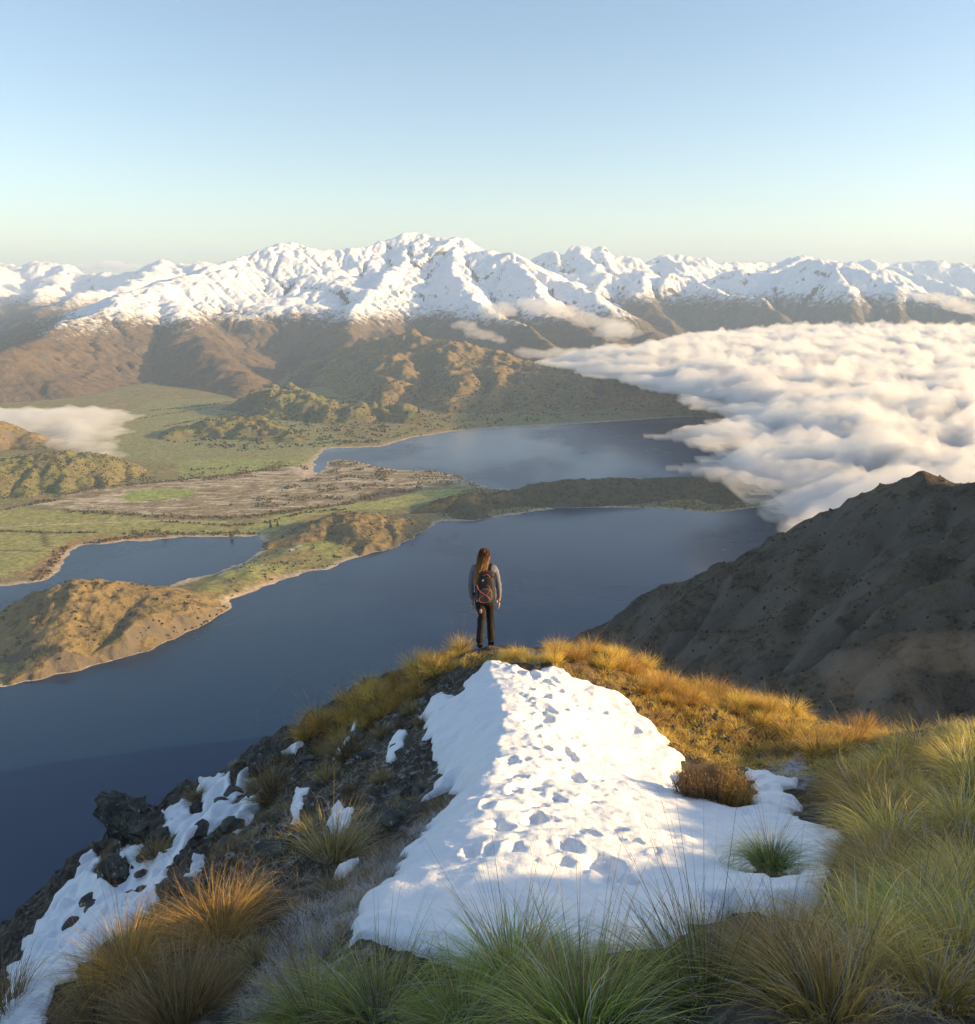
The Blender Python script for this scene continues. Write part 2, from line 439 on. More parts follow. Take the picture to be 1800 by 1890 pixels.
# the grassy neck between the lagoon and the lake stands a little higher
neck = seg_dist(X, Y, [(*a, 0) for a in gp([(330,1120),(420,1085),(500,1040),(560,1020),(620,1010)])])[0]
Z = Z + 16 * smooth(150, 0, neck) * smooth(0, 40, sd) * (0.8 + 0.5 * fbm(X / 90, Y / 90, 4, 8))
C = np.zeros(X.shape + (3,))
n1 = fbm(X / 220, Y / 140, 4, 21); n2 = fbm(X / 40, Y / 40, 3, 25); n3 = fbm(X / 480, Y / 60, 4, 29)
C[:] = (0.13, 0.12, 0.055)
def mixc(mask, c):
    global C
    m = np.clip(mask, 0, 1)[..., None]
    C = C * (1 - m) + np.array(c) * m
def polym(lst, soft=12):
    return smooth(-soft, soft, sdist(jx, jy, gp(lst)))
mixc(smooth(0.05, 0.5, n1), (0.17, 0.125, 0.06))
mixc(smooth(0.1, 0.5, n2) * 0.7, (0.07, 0.07, 0.03))
# far pastures below the mountains
mixc(polym([(280,740),(430,735),(560,770),(640,820),(580,850),(420,870),(240,850),(150,800)], 40) * 0.8, (0.135, 0.14, 0.065))
mixc(polym([(330,850),(560,848),(575,870),(420,885),(330,892)], 20) * 0.85, (0.15, 0.17, 0.06))
# gravel delta with braided channels
delta = polym([(60,935),(110,918),(170,905),(290,893),(420,880),(540,862),(600,868),(640,848),(700,862),(800,868),(860,884),(900,905),(850,902),(770,903),(690,905),(640,930),(560,942),(440,957),(300,952),(180,945)])
mixc(delta, (0.165, 0.135, 0.085))
br = np.abs(fbm(X / 420 + 0.35 * fbm(X / 160, Y / 160, 2, 33), Y / 75, 3, 35))
mixc(delta * smooth(0.16, 0.04, br) * 0.95, (0.30, 0.275, 0.215))
mixc(delta * smooth(0.15, 0.4, fbm(X / 90, Y / 45, 4, 37)) * 0.75, (0.10, 0.075, 0.038))
mixc(polym([(100,938),(200,915),(330,900),(420,888),(540,868),(570,872),(420,896),(330,908),(240,930),(190,940)]) * smooth(0.35, 0.05, np.abs(n3)) * 0.85, (0.31, 0.265, 0.21))
mixc(polym([(215,920),(250,908),(300,903),(365,906),(350,917),(290,925),(240,928)]) * 0.95, (0.15, 0.19, 0.05))
mixc(polym([(540,866),(580,852),(585,876),(560,886)]) * 0.8, (0.30, 0.25, 0.20))
# green paddocks
mixc(polym([(-400,955),(0,938),(110,945),(240,955),(330,965),(420,965),(430,985),(330,988),(180,1000),(120,1008),(60,1045),(0,1072),(-400,1090)]) * 0.95, (0.165, 0.165, 0.06))
mixc(polym([(430,985),(500,955),(600,938),(680,930),(770,905),(860,904),(850,914),(790,930),(720,942),(640,944),(560,958),(500,985)]) * 0.95, (0.17, 0.18, 0.065))
mixc(polym([(650,926),(712,902),(735,902),(765,912),(690,926)], 6), (0.075, 0.06, 0.05))
mixc(polym([(260,955),(420,960),(600,940),(640,930),(560,940),(430,953)]) * smooth(-0.2, 0.3, n2) * 0.8, (0.11, 0.075, 0.04))
mixc(polym([(110,1008),(150,995),(290,985),(300,996),(200,1003),(130,1016),(95,1060),(70,1076),(60,1060)]) * 0.85, (0.17, 0.105, 0.05))
mixc(polym([(330,1120),(420,1060),(480,1010),(560,990),(640,1000),(620,1030),(520,1060),(430,1090)], 25) * smooth(-0.5, 0.2, n1) * 0.7, (0.16, 0.18, 0.055))
# farm tracks and fence lines
for ln, w, c in (([(0,980),(110,985),(170,985)], 5, (0.06, 0.06, 0.03)), ([(80,985),(85,1010)], 7, (0.06, 0.05, 0.03)), ([(-50,978),(60,972),(300,962),(420,966)], 5, (0.27, 0.22, 0.16)),
                 ([(530,1030),(550,1018),(558,1003),(552,998)], 4, (0.36, 0.31, 0.24)), ([(400,1072),(415,1062),(470,1055),(490,1050)], 4, (0.33, 0.28, 0.2)),
                 ([(330,1090),(345,1105),(360,1118)], 4, (0.33, 0.28, 0.2)), ([(0,945),(40,936),(60,930)], 6, (0.33, 0.28, 0.22)), ([(0,1018),(80,1020)], 5, (0.06, 0.06, 0.03))):
    d = seg_dist(X, Y, [(*a, 0) for a in gp(ln)])[0]
    mixc(smooth(w * 2.2, w * 0.6, d) * 0.9, c)
mixc(smooth(34, 8, sd), (0.27, 0.225, 0.165))         # stony beach
C *= (2.0 + 0.45 * n2)[..., None]
def plain_mat():
    t = NT('valley_floor'); pos = t.pos()
    n = t.noise(pos, 0.06, 5, 0.65); n2 = t.noise(pos, 0.3, 3)
    c = t.mix(t.mapr(n, 0.3, 0.7), t.mix(1.0, t.attr('Col', 'Color'), (0.62, 0.6, 0.55), 'MULTIPLY'), t.mix(1.0, t.attr('Col', 'Color'), (1.3, 1.25, 1.2), 'MULTIPLY'))
    return t.done(t.bsdf(c, 0.95, t.bump(t.math('ADD', n, t.math('MULTIPLY', n2, .3)), 4.0, 0.8), 0.1))
HEIGHTS['valley_floor'] = (xs, ys, Z)
put('valley_floor', grid_mesh('valley_floor', X, Y, Z, sd > -60, np.maximum(C, 0.01)), plain_mat(),
    'flat valley floor with green paddocks and a braided gravel delta', 'ground', 'structure')

def coast(X, Y):
    jx = X + 14 * fbm(X / 70, Y / 70, 3, 3); jy = Y + 14 * fbm(X / 70, Y / 70, 3, 9)
    q = np.minimum(sdist(jx, jy, land), -sdist(jx, jy, lagoon)) - 6
    return np.where(q > 0, 1.5 + 1.1 * q, q * .25 - 1)
def hill(name, label, xr, yr, cell, ridges, mat, amp, wl, it, k, seed, warp=25, fine=1.0, base=-8, sharp=8.0):
    mountain(name, xr, yr, cell, ridges, warp, wl, amp, it, k, mat, label, fine=fine, seed=seed, up=1, floor=base, keepz=-3.0, cat='hill', clip=coast, sharp=sharp, creep=.03)
hill('headland_hill', 'rounded brown headland hill rising from the lake at the left edge', (-1900, -500), (1780, 2750), 4.5,
     [(RP([(-200,1260,1.98),(-80,1210,2.05),(0,1150,2.14),(60,1098,2.21),(130,1074,2.25),(200,1076,2.28),(260,1090,2.3),(320,1112,2.3),(375,1125,2.25)]), 0.46, 60),
      (RP([(130,1074,2.25),(110,1120,2.15),(100,1190,2.0),(60,1240,1.92)]), 0.45, 40), (RP([(260,1090,2.3),(270,1140,2.15),(250,1190,2.02)]), 0.4, 40)],
     MAT_LOW, 16, 170, 3, 0.22, 31, sharp=14)
hill('lakeside_hill', 'golden hill with gullies where the lagoon meets the lake', (-950, 150), (2650, 3750), 4.5,
     [(RP([(500,1000,3.0),(560,985,3.05),(600,958,3.15),(650,946,3.2),(700,951,3.2),(760,963,3.25),(800,968,3.3),(840,955,3.42)]), 0.42, 30),
      (RP([(640,948,3.18),(670,985,3.02),(690,1015,2.9)]), 0.4, 25), (RP([(720,955,3.2),(735,985,3.08),(735,1005,3.0)]), 0.4, 25)],
     MAT_LOW, 10, 120, 3, 0.22, 35, sharp=16)
hill('wooded_peninsula', 'long dark wooded peninsula ridge between the two lake arms', (-450, 2700), (3300, 4300), 5.5,
     [(RP([(770,945,3.45),(820,922,3.55),(860,912,3.6),(900,914,3.62),(950,905,3.68),(1000,893,3.72),(1060,886,3.75),(1130,883,3.8),(1200,884,3.83),(1260,882,3.85),(1320,876,3.86),(1400,868,3.88),(1500,860,3.9),(1650,855,3.95)]), 0.42, 30),
      (RP([(860,912,3.6),(870,935,3.45)]), 0.4, 25), (RP([(1130,883,3.8),(1140,915,3.66)]), 0.4, 25), (RP([(1300,878,3.86),(1330,915,3.66)]), 0.4, 25)],
     mountain_mat('peninsula_bush', 9000, 9200, ((0.075, 0.07, 0.035), (0.12, 0.10, 0.05)), (0.12, 0.10, 0.08), (0.04, 0.045, 0.022), 1.6, 3.0), 12, 140, 3, 0.2, 39, sharp=14)
hill('green_bluff', 'green topped bluff with dark gullied face beside the river flats', (-3400, -1200), (3500, 4900), 6.5,
     [(RP([(-250,890,3.8),(-80,868,3.85),(0,850,3.95),(60,838,4.05),(120,833,4.1),(180,836,4.2),(230,850,4.25),(280,872,4.3),(335,890,4.3)]), 0.62, 70),
      (RP([(60,838,4.05),(50,880,3.85),(40,915,3.72)]), 0.7, 25), (RP([(120,833,4.1),(120,870,3.95),(115,905,3.8)]), 0.7, 25), (RP([(180,836,4.2),(185,870,4.02),(190,898,3.9)]), 0.7, 25), (RP([(230,850,4.25),(240,880,4.1)]), 0.7, 25)],
     MAT_GREEN, 12, 150, 4, 0.35, 43, sharp=14)
hill('brown_knoll', 'small brown knoll beside the valley fog at the left edge', (-4200, -2200), (4600, 5500), 8.0,
     [(RP([(-250,770,4.85),(-60,765,4.9),(0,778,5.0),(40,795,5.0),(95,826,4.9)]), 0.5, 50)], MAT_LOW, 14, 150, 3, 0.25, 47)
# ================================================================== scrub and trees of the valley
def sample(grid, x, y):
    gx_, gy_, H = grid
    i = np.clip(np.searchsorted(gx_, x) - 1, 0, len(gx_) - 2); j = np.clip(np.searchsorted(gy_, y) - 1, 0, len(gy_) - 2)
    tx = np.clip((x - gx_[i]) / (gx_[i + 1] - gx_[i]), 0, 1); ty = np.clip((y - gy_[j]) / (gy_[j + 1] - gy_[j]), 0, 1)
    v = (H[j, i] * (1 - tx) + H[j, i + 1] * tx) * (1 - ty) + (H[j + 1, i] * (1 - tx) + H[j + 1, i + 1] * tx) * ty
    out = (x < gx_[0]) | (x > gx_[-1]) | (y < gy_[0]) | (y > gy_[-1])
    return np.where(out, -99, v)
def land_h(x, y):
    z = sample(HEIGHTS['valley_floor'], x, y)
    for k in ('headland_hill', 'lakeside_hill', 'wooded_peninsula', 'green_bluff', 'brown_knoll', 'knobbly_foothill', 'brown_mountain'):
        z = np.maximum(z, sample(HEIGHTS[k], x, y))
    return z
_ico = bmesh.new(); bmesh.ops.create_icosphere(_ico, subdivisions=1, radius=1.0)
ICV = np.array([v.co for v in _ico.verts]); ICF = np.array([[v.index for v in f.verts] for f in _ico.faces]); _ico.free()
def bushes(name, xy, size, cols, label, seed, cat='scrub', tall=1.0):
    rs = np.random.RandomState(seed); n = len(xy)
    z = land_h(xy[:, 0], xy[:, 1]); k = z > 0.6; xy = xy[k]; z = z[k]; n = len(xy)
    s = rs.uniform(size[0], size[1], n)
    V = ICV[None] * (1 + .45 * (rs.rand(n, len(ICV), 1) - .5)) * np.stack([s, s * rs.uniform(.8, 1.2, n), s * tall * rs.uniform(.6, 1.1, n)], -1)[:, None]
    V = V + np.stack([xy[:, 0], xy[:, 1], z + s * .35 * tall], -1)[:, None]
    F = ICF[None] + (np.arange(n) * len(ICV))[:, None, None]
    c = np.array(cols)[rs.randint(0, len(cols), n)] * rs.uniform(.6, 1.35, (n, 1))
    C = np.repeat(c[:, None], len(ICV), 1) * (1 + .5 * (rs.rand(n, len(ICV), 1) - .5))
    t = NT(name); p_ = t.pos()
    m = t.done(t.bsdf(t.attr('Col', 'Color'), .95, t.bump(t.noise(p_, .8, 3), 1.0, .8), .1))
    return put(name, raw_mesh(name, V.reshape(-1, 3), F.reshape(-1, 3), C.reshape(-1, 3), shade=False), m, label, cat, 'stuff')
rsb = np.random.RandomState(4)
def along(lst, n, spread):
    w = np.array(gp(lst)); seg = np.linalg.norm(np.diff(w, axis=0), axis=1); cum = np.concatenate([[0], np.cumsum(seg)])
    t = rsb.rand(n) * cum[-1]
    return np.stack([np.interp(t, cum, w[:, 0]), np.interp(t, cum, w[:, 1])], -1) + rsb.randn(n, 2) * spread
def within(lst, n, scale=120, thr=0.0, seed=0):
    w = gp(lst); a = np.array(w); q = rsb.uniform(a.min(0), a.max(0), (n * 4, 2))
    k = in_poly(q[:, 0], q[:, 1], w) & (fbm(q[:, 0] / scale, q[:, 1] / scale, 3, seed) > thr)
    return q[k][:n]
river = np.concatenate([along([(120,945),(300,955),(440,958),(560,943),(640,932),(700,915),(780,905)], 420, 14), along([(60,932),(170,903),(300,891),(420,879),(540,861)], 260, 12),
    along([(600,862),(640,850),(780,868),(850,882),(890,900)], 240, 22), within([(600,870),(640,852),(780,870),(880,900),(770,902),(640,925),(500,940),(420,935),(560,890)], 900, 110, .15, 3),
    along([(60,1080),(100,1040),(120,1012),(200,998),(300,986),(420,986),(480,986)], 260, 10), along([(490,968),(560,948),(640,943)], 60, 8), within([(220,985),(300,978),(310,990),(240,995)], 40, 60, -.5, 5),
    within([(330,870),(560,850),(570,868),(420,890),(330,892)], 260, 120, .1, 7), along([(270,760),(360,752),(430,742)], 120, 10), along([(300,790),(420,765)], 90, 10), along([(250,775),(400,752)], 90, 10), along([(0,945),(60,932),(110,925)], 80, 10),
    along([(0,983),(110,986),(180,985)], 60, 4), along([(300,965),(420,972),(470,968)], 50, 8)])
bushes('riverside_scrub', river, (2.5, 6.0), [(.10,.075,.035),(.075,.07,.03),(.13,.08,.035),(.05,.055,.025),(.15,.10,.045)], 'brown willow scrub scattered over the river delta and paddock edges', 5, tall=1.2)
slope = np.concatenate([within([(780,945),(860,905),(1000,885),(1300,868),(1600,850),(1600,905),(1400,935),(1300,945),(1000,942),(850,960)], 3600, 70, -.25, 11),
    within([(0,872),(120,850),(250,870),(300,888),(200,905),(0,925),(-200,935),(-200,890)], 2600, 60, -.35, 13), within([(0,1110),(140,1075),(330,1110),(400,1140),(200,1220),(0,1266)], 520, 60, .32, 15),  # bluff face packed denser, its dark scrub colour standing in for shade
    within([(480,1000),(600,955),(800,965),(700,1015),(600,1050),(520,1068),(430,1110),(420,1080)], 600, 50, .25, 17), along([(300,1188),(390,1146),(425,1118),(470,1092),(560,1060),(640,1037),(730,1012)], 200, 7)])
bushes('hillside_scrub', slope, (1.6, 4.6), [(.045,.05,.022),(.06,.055,.025),(.035,.042,.02),(.08,.065,.03)], 'dark evergreen scrub dotted over the lakeside hills, thickened to darken the bluff face like shade', 7)
far = np.concatenate([within([(300,815),(380,775),(440,765),(500,712),(600,735),(690,735),(740,750),(700,820),(600,826),(440,835)], 1800, 110, .0, 21), within([(640,820),(720,740),(900,690),(1100,700),(1200,760),(900,788),(760,806)], 1500, 130, .05, 23)])
bushes('foothill_scrub', far, (4.0, 9.0), [(.05,.055,.025),(.065,.06,.028),(.04,.045,.022)], 'dark scrub patches on the foothills across the lake', 9)
# single trees by the lagoon
LEAF = NT('tree_foliage'); LEAF = LEAF.done(LEAF.bsdf(LEAF.attr('Col', 'Color'), .95, None, .1))
BARK = NT('tree_bark'); BARK = BARK.done(BARK.bsdf(BARK.mix(BARK.noise(BARK.pos(), 3.0), (.06, .045, .03), (.12, .09, .06)), .95))
def far_tree(px, py, h, r, conic, col, label):
    q = G(px, py, 4.0); rs = np.random.RandomState(int(px))
    root = put('tree', None, None, label, 'tree'); root.location = (q[0], q[1], float(land_h(q[:1], q[1:2])[0]) - .3)
    n = 8; V = []; F = []
    for k, (zz_, rr_) in enumerate(((0, .5), (h * .3, .36), (h * .6, .22), (h * .9, .08))):
        V += [(rr_ * math.cos(6.283 * i / n), rr_ * math.sin(6.283 * i / n), zz_) for i in range(n)]
    for k in range(3): F += [(k * n + i, k * n + (i + 1) % n, (k + 1) * n + (i + 1) % n, (k + 1) * n + i) for i in range(n)]
    put('trunk', raw_mesh('trunk', V, F), BARK, parent=root)
    m = 170; t = rs.rand(m) ** .8
    rad = r * (np.where(conic, 1 - t, np.sin(np.pi * (.12 + .86 * t)))) + .2
    a = rs.rand(m) * 6.283; d = rad * np.sqrt(rs.rand(m))
    c = np.stack([d * np.cos(a), d * np.sin(a), h * (.18 + .82 * t)], -1)
    s = r * rs.uniform(.14, .32, m)
    Vc = ICV[None] * (1 + .6 * (rs.rand(m, len(ICV), 1) - .5)) * s[:, None, None] + c[:, None]
    Fc = ICF[None] + (np.arange(m) * len(ICV))[:, None, None]
    cc = np.array(col) * rs.uniform(.5, 1.5, (m, 1)); Cc = np.repeat(cc[:, None], len(ICV), 1)
    put('crown', raw_mesh('crown', Vc.reshape(-1, 3), Fc.reshape(-1, 3), Cc.reshape(-1, 3), shade=False), LEAF, parent=root)
far_tree(428, 992, 26, 7, False, (.10, .085, .035), 'lone rounded tree on the far bank of the lagoon')
far_tree(500, 978, 34, 7, True, (.03, .04, .02), 'taller dark pine at the right end of the lagoon')
far_tree(513, 974, 27, 6, True, (.035, .045, .022), 'shorter dark pine beside the lakeside hill')
far_tree(305, 990, 16, 7, False, (.16, .10, .045), 'rusty bare tree on the lagoon upper bank')

# tussock clumps and rock bosses that roughen the dark mountain
q = np.stack([rsb.uniform(120, 900, 9000), rsb.uniform(380, 1300, 9000)], -1)
zq = sample(HEIGHTS['shaded_mountain'], q[:, 0], q[:, 1])
ppx, ppy = project(q[:, 0], q[:, 1], zq)
kq = (ppx > 950) & (ppx < 2100) & (ppy > 850) & (ppy < 1420) & (fbm(q[:, 0] / 35, q[:, 1] / 35, 3, 61) > -.1)
q = q[kq]
_land_h = land_h
def land_h(x, y): return sample(HEIGHTS['shaded_mountain'], x, y)
bushes('mountain_scrub', q, (.5, 1.7), [(.07,.058,.04),(.10,.08,.05),(.15,.14,.125),(.045,.04,.03)], 'tussock clumps and rock bosses roughening the dark mountain', 31)
land_h = _land_h
# ================================================================== the air: haze, cloud bank, fog
def box_mesh(name, a, b):
    V = [(x, y, z) for z in (a[2], b[2]) for y in (a[1], b[1]) for x in (a[0], b[0])]
    F = [(0, 2, 3, 1), (4, 5, 7, 6), (0, 1, 5, 4), (2, 6, 7, 3), (0, 4, 6, 2), (1, 3, 7, 5)]
    return raw_mesh(name, V, F, shade=False)
def haze_mat(name, color, density):
    t = NT(name)
    v = t.n('VolumePrincipled')
    v.inputs['Color'].default_value = (*color, 1)
    v.inputs['Density'].default_value = density
    v.inputs['Density Attribute'].default_value = ''
    t.l(v.outputs[0], t.out.inputs['Volume'])
    return t.m
def volume_mat(name, color, density, aniso=0.0):
    t = NT(name)
    v = t.n('VolumeScatter')
    v.inputs['Color'].default_value = (*color, 1)
    v.inputs['Density'].default_value = density
    v.inputs['Anisotropy'].default_value = aniso
    t.l(v.outputs[0], t.out.inputs['Volume'])
    return t.m
put('haze', box_mesh('haze', (-33000, -6500, -1.5), (33000, 42500, 2250)), haze_mat('haze', (0.56, 0.74, 1.0), 3.0e-5),
    'thin blue morning haze filling the whole valley', 'haze', 'stuff')

def cloud_sheet(name, xr, yr, step, mask_fn, top_fn, bottom, mat, label, parent=None):
    X, Y = np.meshgrid(np.arange(xr[0], xr[1], step[0]), np.arange(yr[0], yr[1], step[1]))
    m = mask_fn(X, Y)                       # signed, metres inside the cloud edge
    T = top_fn(X, Y, m)
    Bz = bottom(X, Y, m)
    keep = (m > 0) & (T > Bz + 2.0)
    ny, nx = X.shape
    Bz = np.minimum(Bz, T - 1.0)
    idx = np.arange(nx * ny).reshape(ny, nx)
    k = keep[:-1, :-1] & keep[:-1, 1:] & keep[1:, 1:] & keep[1:, :-1]
    q = np.stack([idx[:-1, :-1], idx[:-1, 1:], idx[1:, 1:], idx[1:, :-1]], -1)[k]
    N = nx * ny
    F = [q, q[:, ::-1] + N]
    # side walls
    kp = np.pad(k, 1)
    for (dy, dx, a, b) in ((-1, 0, (0, 0), (0, 1)), (1, 0, (1, 1), (1, 0)), (0, -1, (1, 0), (0, 0)), (0, 1, (0, 1), (1, 1))):
        nb = kp[1 + dy:kp.shape[0] - 1 + dy, 1 + dx:kp.shape[1] - 1 + dx]
        jy, jx = np.nonzero(k & ~nb)
        A = idx[jy + a[0], jx + a[1]]; B = idx[jy + b[0], jx + b[1]]
        F.append(np.stack([B, A, A + N, B + N], -1))
    F = np.concatenate(F)
    V = np.concatenate([np.stack([X.ravel(), Y.ravel(), T.ravel()], -1), np.stack([X.ravel(), Y.ravel(), Bz.ravel()], -1)])
    used = np.zeros(2 * N, bool); used[F.ravel()] = True
    rm = np.cumsum(used) - 1
    if parent is not None: return put(name, raw_mesh(name, V[used], rm[F]), mat, parent=parent)
    return put(name, raw_mesh(name, V[used], rm[F]), mat, label, 'cloud', 'stuff')

def billow(x, y, o=5, seed=0):
    s = 0; a = 1.0
    for i in range(o):
        s = s + a * np.abs(noise(x, y, seed + i)); x = x * 2.1; y = y * 2.1; a *= 0.5
    return s
CL = 330.0
cl_edge = [tuple(G(a, b, CL)[:2]) for a, b in [(1215,622),(1160,640),(1080,640),(1010,655),(1080,672),(1180,690),(1240,705),(1290,722),(1360,745),(1300,765),(1260,780),(1350,800),(1320,826),(1290,838),(1370,856),(1420,866),(1390,876),(1420,895),(1405,908),(1460,928),(1500,950),(1620,985),(2000,1000),(2400,800),(2400,600),(1700,597),(1400,606)]]
def cl_mask(X, Y):
    w = 110
    xx = X + w * fbm(X / 300, Y / 400, 5, 71, .62) ; yy = Y + w * fbm(X / 300, Y / 400, 5, 75, .62)
    return sdist(xx, yy, cl_edge)
def cl_shape(X, Y, m):
    xw = X + 150 * fbm(X / 700, Y / 700, 3, 81); yw = Y + 150 * fbm(X / 700, Y / 700, 3, 85)
    roll = 1 - 1.25 * billow(xw / 520, yw / 430, 5, 91)            # long rolls lying across the view
    puffs = 1 - billow(X / 150, Y / 130, 3, 97)
    return roll, puffs, smooth(0, 700, m)
def core_top(X, Y, m):
    r, q, e = cl_shape(X, Y, m)
    return CL - 62 + e * (20 + 100 * r + 34 * q) + 34 * (r - .35) * smooth(0, 150, m)
def core_bot(X, Y, m): return CL - 66 - 50 * smooth(0, 700, m)
def halo_top(X, Y, m):
    r, q, e = cl_shape(X, Y, m)
    return CL - 58 + e * (30 + 102 * r + 46 * q) + (52 * (r - .30) + 18 * q) * smooth(0, 120, m)
def halo_bot(X, Y, m): return CL - 74 - 55 * smooth(0, 700, m)
core_mat = volume_mat('cloud_core', (1.0, 0.972, 0.92), 0.028, 0.3)
halo_mat = volume_mat('cloud_fringe', (1.0, 0.972, 0.92), 0.0075, 0.3)
cb = cloud_sheet('cloud_bank', (300, 8500), (1700, 12500), (32, 38), cl_mask, core_top, core_bot, core_mat, 'cream sunlit bank of low cloud lying over the lake at right')
cloud_sheet('cloud_fringe', (300, 8500), (1700, 12500), (38, 46), lambda X, Y: cl_mask(X, Y) + 90, halo_top, halo_bot, halo_mat, None, cb)
# thin fog in the valley at the left, wisps against the mountain and in the gully at right
fog_mat = volume_mat('valley_fog', (1.0, 0.99, 0.98), 0.006, 0.2)
fog_edge = [tuple(G(a, b, 60)[:2]) for a, b in [(-200,752),(0,752),(120,750),(210,748),(285,762),(240,775),(270,792),(215,800),(235,830),(205,842),(150,838),(90,822),(40,800),(-200,795)]]
cloud_sheet('valley_fog', (-5600, -1300), (4400, 7600), (26, 30), lambda X, Y: sdist(X + 90 * fbm(X / 250, Y / 250, 4, 31), Y + 90 * fbm(X / 250, Y / 250, 4, 35), fog_edge),
            lambda X, Y, m: 40 + smooth(0, 500, m) * (35 + 70 * (1 - billow(X / 420, Y / 420, 4, 41))) + 20 * fbm(X / 120, Y / 120, 3, 43),
            lambda X, Y, m: 34 - 20 * smooth(0, 300, m), fog_mat, 'pale fog lying in the side valley at the left edge')
def wisp(name, lst, seed, r0, mat, label, flat=.5):
    """lumpy drifting wisp: a union of noisy ellipsoids along a path"""
    rs = np.random.RandomState(seed); V = []; F = []; off = 0
    bm = bmesh.new(); bmesh.ops.create_icosphere(bm, subdivisions=4, radius=1.0)
    S = np.array([v.co for v in bm.verts]); T = np.array([[v.index for v in f.verts] for f in bm.faces]); bm.free()
    pts = [P(a, b, y * 1000.0) for a, b, y in lst]
    k = 0
    for i in range(len(pts) - 1):
        for t in np.linspace(0, 1, 4)[:-1]:
            c = pts[i] * (1 - t) + pts[i + 1] * t + r0 * .35 * rs.randn(3) * np.array((1, 1, .4))
            s = r0 * rs.uniform(.5, 1.25) * np.array((1.35, 1.0, flat))
            d = 1 + .5 * fbm(S[:, 0] * 1.6 + seed + k * 3.1, S[:, 1] * 1.6 + S[:, 2] * 1.3, 5, seed + k, .6)
            V.append(c + S * d[:, None] * s); F.append(T + off); off += len(S); k += 1
    src = bpy.data.objects.new(name, raw_mesh(name, np.concatenate(V) - pts[0], np.concatenate(F))); COL.objects.link(src)
    md = src.modifiers.new('Remesh', 'REMESH'); md.mode = 'VOXEL'; md.voxel_size = r0 * .13; md.use_smooth_shade = True
    me = bpy.data.meshes.new_from_object(src.evaluated_get(bpy.context.evaluated_depsgraph_get()))
    bpy.data.objects.remove(src); me.materials.clear(); me.name = name
    return put(name, me, mat, label, 'cloud', 'stuff', loc=tuple(pts[0]))
wm1 = volume_mat('wisp_dense', (1.0, 0.985, 0.96), 0.0032, 0.3); wm2 = volume_mat('wisp_thin', (1.0, 0.985, 0.96), 0.0009, 0.3)
wisp('cloud_wisp', [(905,575,10.6),(960,560,10.4),(1020,568,10.0),(1060,575,9.7),(1110,600,9.2),(1160,622,8.6)], 3, 150, wm1, 'long wisp of cloud trailing down the central mountain spur')
wisp('cloud_wisp', [(855,605,9.2),(900,618,9.0),(930,630,8.8)], 5, 90, wm1, 'small cloud puff in front of the brown mountain spur')
wisp('cloud_wisp', [(960,650,8.4),(1010,655,8.2),(1060,650,8.0),(1110,655,7.8)], 7, 100, wm1, 'low wisp joining the cloud bank to the brown spur')
wisp('cloud_wisp', [(1685,540,11.9),(1730,556,11.5),(1790,570,11.2)], 9, 120, wm1, 'cloud strip along the foot of the dark snowy range')
wisp('cloud_wisp', [(1460,1215,.50),(1500,1208,.50),(1530,1215,.50)], 11, 14, wm2, 'faint mist patch on the dark mountain at right', .4)
wisp('cloud_wisp', [(1590,1260,.42),(1640,1225,.42),(1660,1195,.42)], 13, 15, wm2, 'thin mist rising in the gully of the dark mountain', .7)
wisp('cloud_wisp', [(1720,1205,.40),(1770,1195,.40),(1830,1215,.40)], 15, 16, wm2, 'thin mist at the right edge below the dark mountain', .5)
wisp('cloud_wisp', [(170,494,20),(220,491,20),(260,490,20)], 17, 240, wm1, 'flat pale cloud behind the far left peaks', .3)
# ================================================================== the ridge we stand on
ctl = []
def cp(px, py, Y, dz=0.0):
    q = P(px, py, Y); ctl.append((q[0], q[1], q[2] + dz - CAMZ))
for a in [(900,1890,2.5),(900,1750,3.4),(900,1600,5.0),(925,1500,6.6),(930,1450,7.4),(930,1400,8.2),(920,1330,9.6),(890,1240,12.0),(886,1200,13.2),
          (600,1890,3.0),(300,1890,3.9),(0,1890,7.5),(640,1730,3.8),(450,1700,4.8),(230,1820,4.55),(340,1770,4.65),(300,1700,7.0),(150,1750,8.6),(600,1600,6.2),(750,1600,5.3),(450,1600,8.2),
          (800,1450,8.3),(600,1450,10.5),(400,1450,13.0),(300,1560,11.0),(820,1330,10.3),(800,1260,12.2),(700,1330,12.2),
          # left skyline
          (780,1222,13.3),(700,1275,13.4),(620,1315,13.4),(550,1355,13.6),(450,1412,13.4),(330,1480,13.2),(220,1545,12.8),(100,1650,12.3),(0,1770,11.5),
          # right side
          (1100,1890,2.3),(1400,1890,2.2),(1800,1890,2.1),(1100,1700,3.9),(1400,1700,3.9),(1650,1700,3.6),(1800,1700,3.3),(1150,1550,5.8),(1400,1600,5.6),(1550,1560,6.0),(1800,1580,4.9),
          (1100,1450,7.9),(1300,1460,8.6),(1480,1460,8.6),(1650,1470,7.5),(1800,1450,6.8),(1060,1300,10.6),(1200,1370,9.9),(1350,1390,10.1),(1500,1400,9.9),(1620,1390,9.4),(1720,1360,9.2),(1800,1340,8.8),
          (1640,1352,10.9),(1520,1330,11.8),(1400,1300,12.5),(1240,1260,12.9),(1150,1205,13.7),(1030,1190,14.0),(950,1205,13.6),(1250,1310,11.3)]:
    cp(*a)
